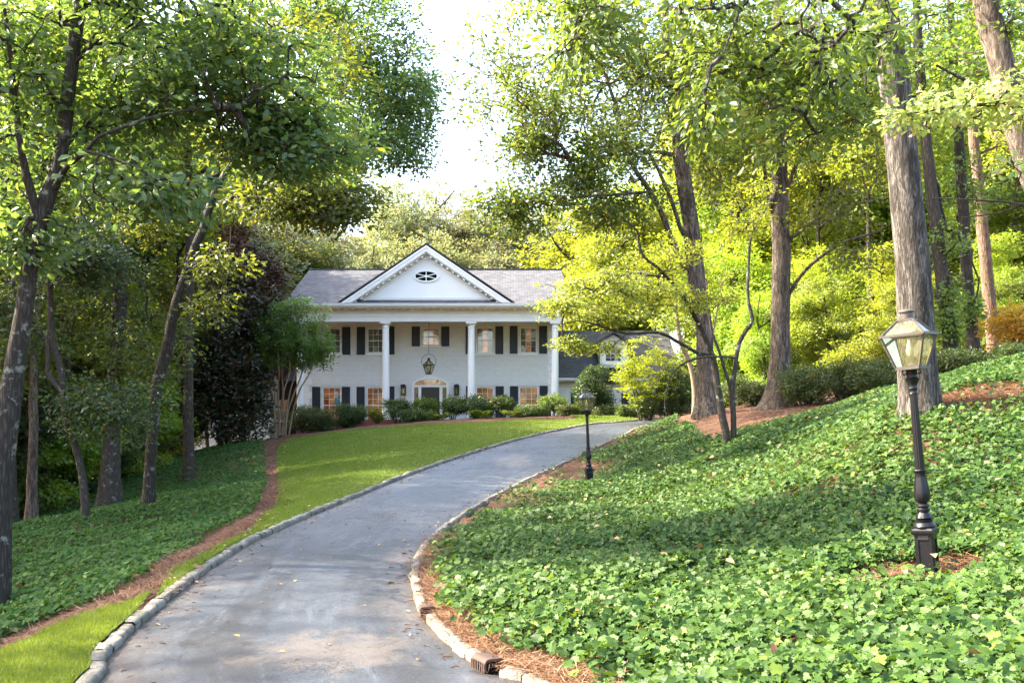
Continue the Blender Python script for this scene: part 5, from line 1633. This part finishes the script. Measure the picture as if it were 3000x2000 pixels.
tm.build('tympanum', M['white'], house)
tl = MB(); zt0 = pzw(684, YT)
tl.box(pxw(812), pxw(1148), YT - .025, YT - .003, zt0 - .03, zt0 + .03)
tl.build('tympanum_moulding', M['white'], house)
mo = MB()
L_ = math.hypot(ax - bl_, az - bz); n_ = 16
for sg, xe in ((1, bl_), (-1, br_)):
    for i in range(1, n_):
        f_ = (i + .2) / n_
        x = xe + (ax - xe) * f_; z = bz + (az - bz) * f_ - .5
        if z < bz + .15: continue
        d = np.array([ax - xe, 0, az - bz]); d /= np.linalg.norm(d); up_ = np.array([-d[2], 0, d[0]]) * (1 if sg > 0 else -1)
        mo.cbox((x, (YP + .1 + YT) / 2, z), d * .06, np.array([0, (YT - YP - .12) / 2, 0]), up_ * .042)
mo.build('rake_modillion', M['white'], house)
# oval window
ow = thing('x', None, None); bpy.data.objects.remove(ow)
oc = (pxw(979, YT), pzw(634.5, YT)); k_ = YT / F
an = np.linspace(0, 2 * np.pi, 41)
el = lambda a_, b_: [(oc[0] + a_ * k_ * math.cos(q), oc[1] + b_ * k_ * math.sin(q)) for q in an]
of = MB(); of.ring(el(29.5, 13.9), el(24.5, 10.8), YT - .07, YT - .002)
O = of.build('oval_window', M['white'], house)
MB().prism(el(24.6, 10.9)[:-1], YT - .022, YT - .012).build('pane', M['unlit_fill'], O)
sp_ = MB()
for q in range(3):
    a_ = math.pi / 2 + q * math.pi / 3
    sp_.bar((oc[0] - 24.5 * k_ * math.cos(a_), YT - .04, oc[1] - 10.8 * k_ * math.sin(a_)), (oc[0] + 24.5 * k_ * math.cos(a_), YT - .04, oc[1] + 10.8 * k_ * math.sin(a_)), .045, .026 + .002 * q, up=(0, 1, 0))
sp_.prism(el(4, 3)[:-1], YT - .066, YT - .03)
sp_.build('spokes', M['white'], O)
# front door with arched surround
dc = XW(cx1(1205)); S = .3 * YW / F
zz = lambda y: ZW(cy1(y))
an = np.linspace(0, math.pi, 33)
arch = lambda rx, ry, zb_: [(dc + rx * math.cos(q), zb_ + ry * math.sin(q)) for q in an]
zsp = zz(1170)
ds = MB()
ds.ring(arch(140 * S, 62 * S, zsp), arch(122 * S, 44 * S, zsp), YW - .10, YW - .002)
for sg in (-1, 1):
    a, b = sorted((dc + sg * 124 * S, dc + sg * 140 * S)); ds.box(a, b, YW - .10, YW - .002, zfl, zsp)
    a, b = sorted((dc + sg * 70 * S, dc + sg * 92 * S)); ds.box(a, b, YW - .09, YW - .002, zfl, zz(1186))
ds.box(dc - 123.5 * S, dc + 123.5 * S, YW - .095, YW - .002, zz(1186), zsp)
ds.build('door_surround', M['white'], house)
fl = MB(); fl.prism(arch(121.5 * S, 43.5 * S, zsp + .004), YW - .02, YW - .008); F_ = fl.build('fanlight', M['fanlit'], house)
fg = MB(); fg.prism(arch(121 * S, 43 * S, zsp + .006), YW - .045, YW - .035); fg.build('pane', M['glass'], F_)
for sg in (-1, 1):
    a, b = sorted((dc + sg * 92.5 * S, dc + sg * 123.5 * S))
    q_ = MB(); q_.box(a, b, YW - .03, YW - .012, zfl + .3, zz(1187)); SL = q_.build('sidelight', M['room_dim'], house)
    MB().box(a + .002, b - .002, YW - .05, YW - .042, zfl + .3, zz(1187) - .002).build('pane', M['glass'], SL)
    MB().box(a, b, YW - .07, YW - .002, zfl, zfl + .298).build('panel', M['white'], SL)
d_ = MB(); dx0, dx1, dz0, dz1 = dc - 69.5 * S, dc + 69.5 * S, zfl, zz(1187)
d_.box(dx0, dx1, YW - .05, YW - .003, dz0, dz1)
for (fx0, fx1) in ((.1, .46), (.54, .9)):
    for (fz0, fz1) in ((.06, .3), (.36, .62), (.68, .94)):
        X0, X1 = dx0 + (dx1 - dx0) * fx0, dx0 + (dx1 - dx0) * fx1; Z0, Z1 = dz0 + (dz1 - dz0) * fz0, dz0 + (dz1 - dz0) * fz1
        for (a, b, c, dd_) in ((X0, X0 + .03, Z0, Z1), (X1 - .03, X1, Z0, Z1), (X0 + .03, X1 - .03, Z0, Z0 + .03), (X0 + .03, X1 - .03, Z1 - .03, Z1)):
            d_.box(a, b, YW - .068, YW - .052, c, dd_)
DO = d_.build('door', M['door'], house)
kn = MB(); kz = dz0 + (dz1 - dz0) * .66
kn.lathe([(.035, 0), (.05, .02), (.03, .05)], (dc, YW - .09, kz + .06), 12)
kn.tube([(dc + .07 * math.sin(q), YW - .10, kz - .02 + .08 * math.cos(q)) for q in np.linspace(0, 6.28, 20)], .014, 6)
kn.build('knocker', M['iron'], DO, smooth=True)

# right wing with dormer
WY, WE = 58.0, 57.45
wx0, wx1 = HX1 + .02, (1566 - CX) / F * WE
wz = EYE + (HY - 872) / F * WE
mb = MB()
WX = lambda u: (u - CX) / F * WY
WZ = lambda v: EYE + (HY - v) / F * WY
wh = [(WX(1331), WX(1345), WZ(942), WZ(903)), (WX(1446), WX(1466), WZ(942), WZ(903))]
wall_holes(mb, wx0, wx1 - .3, 1.2, wz + .1, WY, wh)
mb.add([(wx1 - .3, WY, 1.2), (wx1 - .3, 66, 1.2), (wx1 - .3, 66, wz), (wx1 - .3, WY, wz)], [(3, 2, 1, 0)])
mb.build('wing_wall', M['brick'], house)
for h_ in wh:
    window(house, *h_, WY, 2, (2, 2), M['room_dim'])
for (a, b) in ((1311, 1329), (1427, 1444.5), (1468, 1485)):
    shutter(house, WX(a), WX(b), WZ(944), WZ(902), WY, True)
wt = EYE + (HY - 759.5) / F * 61.5
wr = MB()
slab(wr, (wx0 + .02, WE, wz + .12), (wx1, WE, wz + .12), (wx1 - .2, 61.5, wt), (wx0 + .02, 61.5, wt))
slab(wr, (wx1, 65.6, wz + .12), (wx0 + .02, 65.6, wz + .12), (wx0 + .02, 61.5, wt), (wx1 - .2, 61.5, wt))
WR = wr.build('wing_roof', M['shingle_d'], house)
wg = MB(); wg.box(wx0 + .02, wx1, WE - .12, WE + .0, wz - .02, wz + .11); wg.box(wx0 + .02, wx1 - .1, WE + .002, WY - .002, wz - .1, wz - .04); wg.box(wx0 + .02, wx1 - .1, WY - .06, WY - .003, wz - .38, wz - .105)
wg.build('wing_gutter', M['gutter'], house)
# dormer
DY = 57.9
DX = lambda u: (u - CX) / F * DY
DZ = lambda v: EYE + (HY - v) / F * DY
dm = MB()
dh = (DX(1389.5), DX(1428.5), DZ(831), DZ(792))
wall_holes(dm, DX(1378), DX(1440), DZ(844), DZ(786), DY, [dh], .12)
for xs_ in (DX(1378), DX(1440)):
    dm.add([(xs_, DY, DZ(844)), (xs_, 61.0, DZ(844)), (xs_, 61.0, DZ(786)), (xs_, DY, DZ(786))], [(0, 1, 2, 3)])
apx, apz = DX(1409), DZ(768)
dm.add([(DX(1378), DY, DZ(786)), (DX(1440), DY, DZ(786)), (apx, DY, apz)], [(0, 1, 2)])
D_ = dm.build('dormer', M['gutter'], house)
window(D_, *dh, DY, 3, (2, 2), M['room_dim'], sill=False, name='dormer_window')
dr = MB()
slab(dr, (DX(1366), DY - .3, DZ(795)), (apx, DY - .3, apz + .08), (apx, 61.2, apz + .08), (DX(1366), 61.2, DZ(795)), -.1)
slab(dr, (apx, DY - .3, apz + .08), (DX(1452), DY - .3, DZ(795)), (DX(1452), 61.2, DZ(795)), (apx, 61.2, apz + .08), -.1)
dr.build('dormer_roof', M['shingle_d'], D_)
dt = MB()
dt.box(DX(1382), DX(1389), DY - .03, DY - .002, DZ(842), DZ(789)); dt.box(DX(1429), DX(1436), DY - .03, DY - .002, DZ(842), DZ(789)); dt.box(DX(1380), DX(1438), DY - .06, DY - .032, DZ(838), DZ(832))
dt.build('dormer_trim', M['white'], D_)
# lower left wing
LY = 57.6
lx0, lx1 = (424 - CX) / F * LY, (619 - CX) / F * LY
LX = lambda u: (u - CX) / F * LY
LZ_ = lambda v: EYE + (HY - v) / F * LY
lh = [(LX(450), LX(471), LZ_(1062), LZ_(1038)), (LX(560), LX(585), LZ_(990), LZ_(925))]
mb = MB(); wall_holes(mb, lx0, lx1, -1.5, 5.0, LY, lh)
mb.add([(lx1, LY, -1.5), (lx1, 66, -1.5), (lx1, 66, 5), (lx1, LY, 5)], [(3, 2, 1, 0)]); mb.add([(lx0, LY, -1.5), (lx0, 66, -1.5), (lx0, 66, 5), (lx0, LY, 5)], [(0, 1, 2, 3)])
mb.build('side_wing_wall', M['brick'], house)
for h_ in lh: window(house, *h_, LY, 2, (2, 2), M['room_dim'])
lr = MB(); slab(lr, (lx0 - .3, LY - .4, 4.9), (lx1 + .3, LY - .4, 4.9), (lx1 + .3, 62, 6.8), (lx0 - .3, 62, 6.8)); slab(lr, (lx1 + .3, 66.4, 4.9), (lx0 - .3, 66.4, 4.9), (lx0 - .3, 62, 6.8), (lx1 + .3, 62, 6.8))
lr.build('side_wing_roof', M['shingle_d'], house)
mb = MB(); ly2 = 60.0
KX = lambda u: (u - CX) / F * ly2
KZ = lambda v: EYE + (HY - v) / F * ly2
kh = [(KX(640), KX(662), KZ(965), KZ(918))]
wall_holes(mb, lx1 + .01, HX0 - .01, -.5, 5.0, ly2, kh); mb.build('link_wall', M['dark_wall'], house)
window(house, *kh[0], ly2, 2, (2, 2), M['room'])
lk = MB(); slab(lk, (lx1 + .32, ly2 - .5, 4.8), (HX0 - .01, ly2 - .5, 4.8), (HX0 - .01, 63, 6.0), (lx1 + .32, 63, 6.0)); lk.build('link_roof', M['shingle_d'], house)

# ------------------------------------------------------------------ lanterns
def lantern_frame(mb_frame, mb_glass, w0, w1, z0, z1, wr, z2, bw=.016):
    """tapering square lantern: half widths w0 (bottom) w1 (top), roof to half width wr at z2"""
    co = [(-1, -1), (1, -1), (1, 1), (-1, 1)]
    q = lambda w, z: [np.array((a * w, b * w, z)) for a, b in co]
    A, B, C = q(w0, z0), q(w1, z1), q(wr, z2)
    for i in range(4):
        j = (i + 1) % 4
        mb_frame.bar(A[i], B[i], bw); mb_frame.bar(B[i], C[i], bw * .9)
        mb_frame.bar(A[i], A[j], bw * 1.3, bw * 1.8); mb_frame.bar(B[i] * np.array([1.03, 1.03, 1]), B[j] * np.array([1.03, 1.03, 1]), bw * 1.5, bw * 1.3); mb_frame.bar(C[i], C[j], bw)
        s = .965
        for (X, Y_) in ((A, B), (B, C)):
            mb_glass.add([X[i] * [s, s, 1], X[j] * [s, s, 1], Y_[j] * [s, s, 1], Y_[i] * [s, s, 1]], [(0, 1, 2, 3)])


def lamp_post(label, x, y, H, tilt, yaw, group):
    zb_ = T1(x, y)
    t = thing('lamp_post', label, 'lamp post', (0, 0, 0), group)
    k = 1 / 634.0
    # pedestal: square with recessed panels
    b = MB()
    def sq(w0, w1, z0, z1):
        vs = [(a * w0, c * w0, z0) for a, c in ((-1, -1), (1, -1), (1, 1), (-1, 1))] + [(a * w1, c * w1, z1) for a, c in ((-1, -1), (1, -1), (1, 1), (-1, 1))]
        b.add(vs, [(0, 3, 2, 1), (4, 5, 6, 7), (0, 1, 5, 4), (1, 2, 6, 5), (2, 3, 7, 6), (3, 0, 4, 7)])
    sq(.070, .064, -.15, .375)
    for a in range(4):
        r = Matrix.Rotation(a * math.pi / 2, 3, 'Z')
        for (x0, x1, z0, z1) in ((-.068, -.042, -.1, .37), (.042, .068, -.1, .37), (-.042, .042, .335, .37), (-.042, .042, -.1, -.02)):
            pts = [r @ Vector(p) for p in ((x0, -.077, z0), (x1, -.077, z0), (x1, -.072, z1), (x0, -.072, z1), (x0, -.06, z0), (x1, -.06, z0), (x1, -.06, z1), (x0, -.06, z1))]
            b.add(pts, [(0, 1, 2, 3), (0, 4, 5, 1), (1, 5, 6, 2), (2, 6, 7, 3), (3, 7, 4, 0)])
    sq(.086, .088, .376, .392); sq(.092, .092, .393, .412); sq(.082, .074, .413, .43)
    b.build('pedestal', M['iron'], t)
    c = MB()
    c.lathe([(.086, .431), (.09, .445), (.08, .468), (.066, .478), (.070, .50)], n=32)
    leaf = lambda kk: 1 + .07 * abs(math.sin(kk * math.pi / 4))
    c.lathe([(.052, .50), (.066, .515), (.056, .54), (.042, .562)], n=32, flute=leaf)
    c.lathe([(.045, .563), (.054, .575), (.054, .59), (.043, .60), (.052, .615), (.048, .63), (.036, .64)], n=24)
    c.lathe([(.036, .641), (.055, .66), (.062, .69), (.061, .73), (.054, .79), (.045, .85), (.040, .885), (.046, .905), (.055, .918), (.05, .925)], n=40, flute=lambda kk: 1 + .06 * abs(math.sin(kk * math.pi / 5)))
    c.build('urn', M['iron'], t, smooth=True)
    s_ = MB(); s_.lathe([(.037, .92), (.035, 1.2), (.031, 1.56)], n=48, flute=lambda kk: 1 - .09 * (kk % 4 in (1, 2)))
    s_.build('shaft', M['iron'], t, smooth=True, angle=20)
    u = MB(); u.lathe([(.034, 1.561), (.040, 1.57), (.034, 1.585), (.034, 1.605), (.041, 1.615), (.036, 1.63), (.038, 1.65), (.054, 1.685), (.058, 1.70), (.042, 1.71), (.040, 1.755), (.05, 1.772)], n=24)
    for a in range(4):
        q_ = a * math.pi / 2 + math.pi / 4
        u.tube([(math.cos(q_) * rr, math.sin(q_) * rr, zz_) for rr, zz_ in ((.042, 1.74), (.07, 1.735), (.085, 1.75), (.075, 1.772))], .006, 6)
    u.build('collar', M['iron'], t, smooth=True)
    f, g_ = MB(), MB()
    lantern_frame(f, g_, .095, .176, 1.79, 2.065, .062, 2.195)
    f.box(-.095, .095, -.095, .095, 1.774, 1.788)
    f.box(-.064, .064, -.064, .064, 2.196, 2.206)
    L = f.build('lantern', M['copper'], t)
    g_.build('pane', M['lamp_glass'], L)
    cp = MB(); cp.lathe([(.054, 2.207), (.054, 2.255), (.064, 2.262), (.064, 2.272), (.05, 2.285), (.0, 2.29)][:-1], n=28); cp.build('vent_cap', M['copper'], L, smooth=True)
    bu = MB(); bu.lathe([(.04, 1.79), (.04, 1.81), (.02, 1.83), (.02, 1.86)], n=16); bu.lathe([(.018, 1.862), (.03, 1.90), (.03, 1.94), (.016, 2.0), (.008, 2.03)], n=16)
    bu.build('burner', M['burner'], L, smooth=True)
    sc = H / 2.29
    t.location = (x, y, zb_)
    t.scale = (sc, sc, sc)
    t.rotation_euler = (0, tilt, yaw)
    t.rotation_mode = 'XYZ'
    # tilt leftwards in the world, after turning the lamp on its axis
    t.rotation_euler = (Matrix.Rotation(tilt, 3, 'Y') @ Matrix.Rotation(yaw, 3, 'Z')).to_euler()
    return t


lamp_post('near black lamp post leaning slightly left in the ivy, large glass lantern', lampXY[0], lampXY[1], 2.34, -.085, math.radians(50), 'lamp posts beside the driveway')
lamp_post('far black lamp post in the ivy at the bend of the driveway', (1354 - CX) / F * 21.5, 21.5, 2.22, -.035, math.radians(14), 'lamp posts beside the driveway')

# hanging lantern under the porch
hy = 54.6
hx = (cx1(1192) - CX) / F * hy; hz = lambda v: EYE + (HY - cy1(v)) / F * hy; hs = .3 * hy / F
hl = thing('hanging_lantern', 'black carriage lantern hanging on a rod and ring above the front door', 'lantern', (hx, hy, hz(1087)))
o_ = np.array([hx, hy, 0])
r_ = MB(); r_.tube([(hx, hy, hz(690) + .3), (hx, hy, hz(930))], .013, 8); r_.build('rod', M['iron'], hl)
r_ = MB(); r_.tube([(hx + 55 * hs * math.sin(q), hy, hz(988) + 55 * hs * math.cos(q)) for q in np.linspace(.0, 6.28, 40)], .012, 6); r_.build('ring', M['iron'], hl, smooth=True)
f, g_ = MB(), MB()
lantern_frame(f, g_, 16 * hs, 34 * hs, hz(1083), hz(1018), 9 * hs, hz(984), .03)
for m_ in (f, g_): m_.v = [(a * .96 + b * .28 + hx, b * .96 - a * .28 + hy, c) for a, b, c in m_.v]
FR = f.build('frame', M['iron'], hl); g_.build('pane', M['lamp_glass'], FR)
cp = MB(); cp.lathe([(10 * hs, hz(984)), (10 * hs, hz(968)), (13 * hs, hz(967)), (8 * hs, hz(962))], (hx, hy, 0), 16); cp.build('cap', M['iron'], hl, smooth=True)
bu = MB(); bu.lathe([(.03, hz(1080)), (.05, hz(1065)), (.03, hz(1035))], (hx, hy, 0), 12); bu.build('mantle', M['burner'], hl, smooth=True)
for (x0, x1, lab) in ((980, 1018, 'black wall lantern on the brick left of the front door'), (1388, 1425, 'black wall lantern on the brick right of the front door')):
    a, b = XW(cx1(x0)), XW(cx1(x1)); z0, z1 = zz(1248), zz(1180); c_ = (a + b) / 2
    w = thing('wall_lantern', lab, 'lantern', (c_, YW, z0), 'wall lanterns by the door')
    f = MB(); t_ = .04
    for (p, q, r, s_) in ((a, a + t_, z0, z1), (b - t_, b, z0, z1), (a + t_, b - t_, z0, z0 + .05), (a + t_, b - t_, z1 - .1, z1)): f.box(p, q, YW - .22, YW - .18, r, s_)
    f.box(a, b, YW - .03, YW - .003, z0, z1 + .05); f.box(a, b, YW - .18, YW - .031, z1 - .05, z1); f.box(a, b, YW - .18, YW - .031, z0, z0 + .03)
    f.prism([(a - .04, z1 + .002), (b + .04, z1 + .002), (c_ + .1, z1 + .12), (c_ - .1, z1 + .12)], YW - .23, YW - .032)
    fr = f.build('frame', M['iron'], w)
    MB().box(a + t_, b - t_, YW - .2, YW - .195, z0 + .05, z1 - .1).build('pane', M['lamp_glass'], fr)
    bb = MB(); bb.lathe([(.03, 0), (.035, .15), (.02, .28)], (c_, YW - .1, z0 + .1), 10); bb.build('mantle', M['burner'], w, smooth=True)

# bird feeder before the left window
fx, fy = (773 - CX) / F * 53.4, 53.4
bf = thing('bird_feeder', 'grey and teal tube bird feeder standing before the leftmost lower window', 'bird feeder', (fx, fy, T1(fx, fy)))
zt_ = EYE + (HY - 899) / F * fy
q_ = MB(); q_.tube([(fx, fy, T1(fx, fy) - .1), (fx, fy, zt_ - .7)], .02, 8); q_.build('pole', M['iron'], bf)
q_ = MB(); q_.lathe([(.1, zt_ - .7), (.13, zt_ - .68), (.13, zt_ - .4), (.11, zt_ - .38)], (fx, fy, 0), 16); q_.build('seed_tube', M['teal'], bf, smooth=True)
q_ = MB(); q_.lathe([(.08, zt_ - .379), (.1, zt_ - .34), (.1, zt_ - .08), (.05, zt_)], (fx, fy, 0), 16); q_.build('top_tube', M['curtain_g'], bf, smooth=True)

# drain inlets in the right kerb
def inlet(label, s, idx, wide, slots):
    p = RE[idx]; t = nrm(RE[idx + 2] - RE[idx - 2]); n = np.array([t[1], -t[0]])
    z = float(zroad(p[1]))
    o = thing('drain_inlet', label, 'drain inlet', (p[0], p[1], z))
    T3 = np.array([t[0], t[1], 0]); N3 = np.array([n[0], n[1], 0]); Z3 = np.array([0, 0, 1.0]); c = np.array([p[0], p[1], z])
    h = MB()
    pr = [(-.03, .0), (-.022, .10), (-.01, .12), (.02, .128), (.11, .125), (.125, .11), (.125, .0)]
    # rounded hood: swept profile, front face broken by slots
    hood = [(a, b * .78) for a, b in pr[1:6]]
    vs = []
    for e in (-1, 1):
        for (a, b) in [(-.024, .066)] + hood + [(.125, -.02), (.115, -.02), (.10, .08), (.0, .08), (-.008, .066)]:
            vs.append(c + T3 * e * wide / 2 + N3 * a + Z3 * b)
    m = len(vs) // 2
    h.add(vs, [(i, (i + 1) % m, (i + 1) % m + m, i + m) for i in range(m)] + [list(range(m)), list(range(2 * m - 1, m - 1, -1))])
    h.build('hood', M['rust'], o, smooth=True, angle=50)
    if slots:
        gb = MB()
        for i in range(slots + 1):
            xx = -wide / 2 + wide * i / slots
            gb.cbox(c + T3 * np.clip(xx, -wide / 2 + .008, wide / 2 - .008) + N3 * -.021 + Z3 * .03, T3 * .008, N3 * .009, Z3 * .035)
        gb.build('grate_bars', M['rust'], o)
        vo = MB(); vo.cbox(c + N3 * .045 + Z3 * .025, T3 * (wide / 2 - .004), N3 * .045, Z3 * .045); vo.build('opening', M['unlit_fill'], o)  # solid dark block stands in for the shade inside the drain
    else:
        f_ = MB(); f_.cbox(c + N3 * .04 + Z3 * .025, T3 * (wide / 2 - .004), N3 * .055, Z3 * .045); f_.build('face_plate', M['rust'], o)


inlet('rusty cast iron kerb drain with a slotted grate at the near right kerb', s1, i1, .23, 6)
inlet('small rust brown iron block set in the right kerb where the road bends', s2, i2, .15, 0)

# ------------------------------------------------------------------ light, sky, camera
AZ, EL = math.radians(82), math.radians(38)       # sun: left of straight ahead
sd = Vector((-math.sin(AZ) * math.cos(EL), math.cos(AZ) * math.cos(EL), math.sin(EL)))
sun = bpy.data.lights.new('sun', 'SUN')
sun.energy = 3.3; sun.angle = math.radians(.6); sun.color = (1.0, .90, .72)
so = bpy.data.objects.new('sun', sun); link(so)
so.rotation_euler = sd.to_track_quat('Z', 'Y').to_euler()
wd = bpy.data.worlds.new('World'); scene.world = wd
wd.use_nodes = True
nt = wd.node_tree
bg = nt.nodes['Background']
sk = nt.nodes.new('ShaderNodeTexSky'); sk.sky_type = 'NISHITA'; sk.sun_disc = False
sk.sun_elevation = EL; sk.sun_rotation = -AZ; sk.dust_density = 5.0; sk.air_density = 1.0; sk.ozone_density = 1.0
nt.links.new(sk.outputs[0], bg.inputs[0]); bg.inputs[1].default_value = .15

cam = bpy.data.cameras.new('camera')
cam.sensor_width = 36; cam.lens = F / 2352 * 36; cam.shift_y = (HY - 784) / 2352
cam.clip_end = 4000; cam.clip_start = .05
co = bpy.data.objects.new('camera', cam); link(co)
co.location = (0, 0, EYE); co.rotation_euler = (math.radians(90), 0, 0)
scene.camera = co
vs = scene.view_settings
vs.view_transform = 'Standard'; vs.look = 'None'; vs.gamma = 1.0; vs.exposure = 3.0
try:
    vs.use_curve_mapping = False
except Exception:
    pass
cy = scene.cycles
cy.max_bounces = 8; cy.diffuse_bounces = 4; cy.glossy_bounces = 3; cy.transmission_bounces = 5; cy.transparent_max_bounces = 10
cy.caustics_reflective = False; cy.caustics_refractive = False
cy.sample_clamp_indirect = 6.0
cy.use_denoising = True
cy.denoiser = 'OPENIMAGEDENOISE'
cy.denoising_input_passes = 'RGB_ALBEDO_NORMAL'
cy.denoising_prefilter = 'NONE'
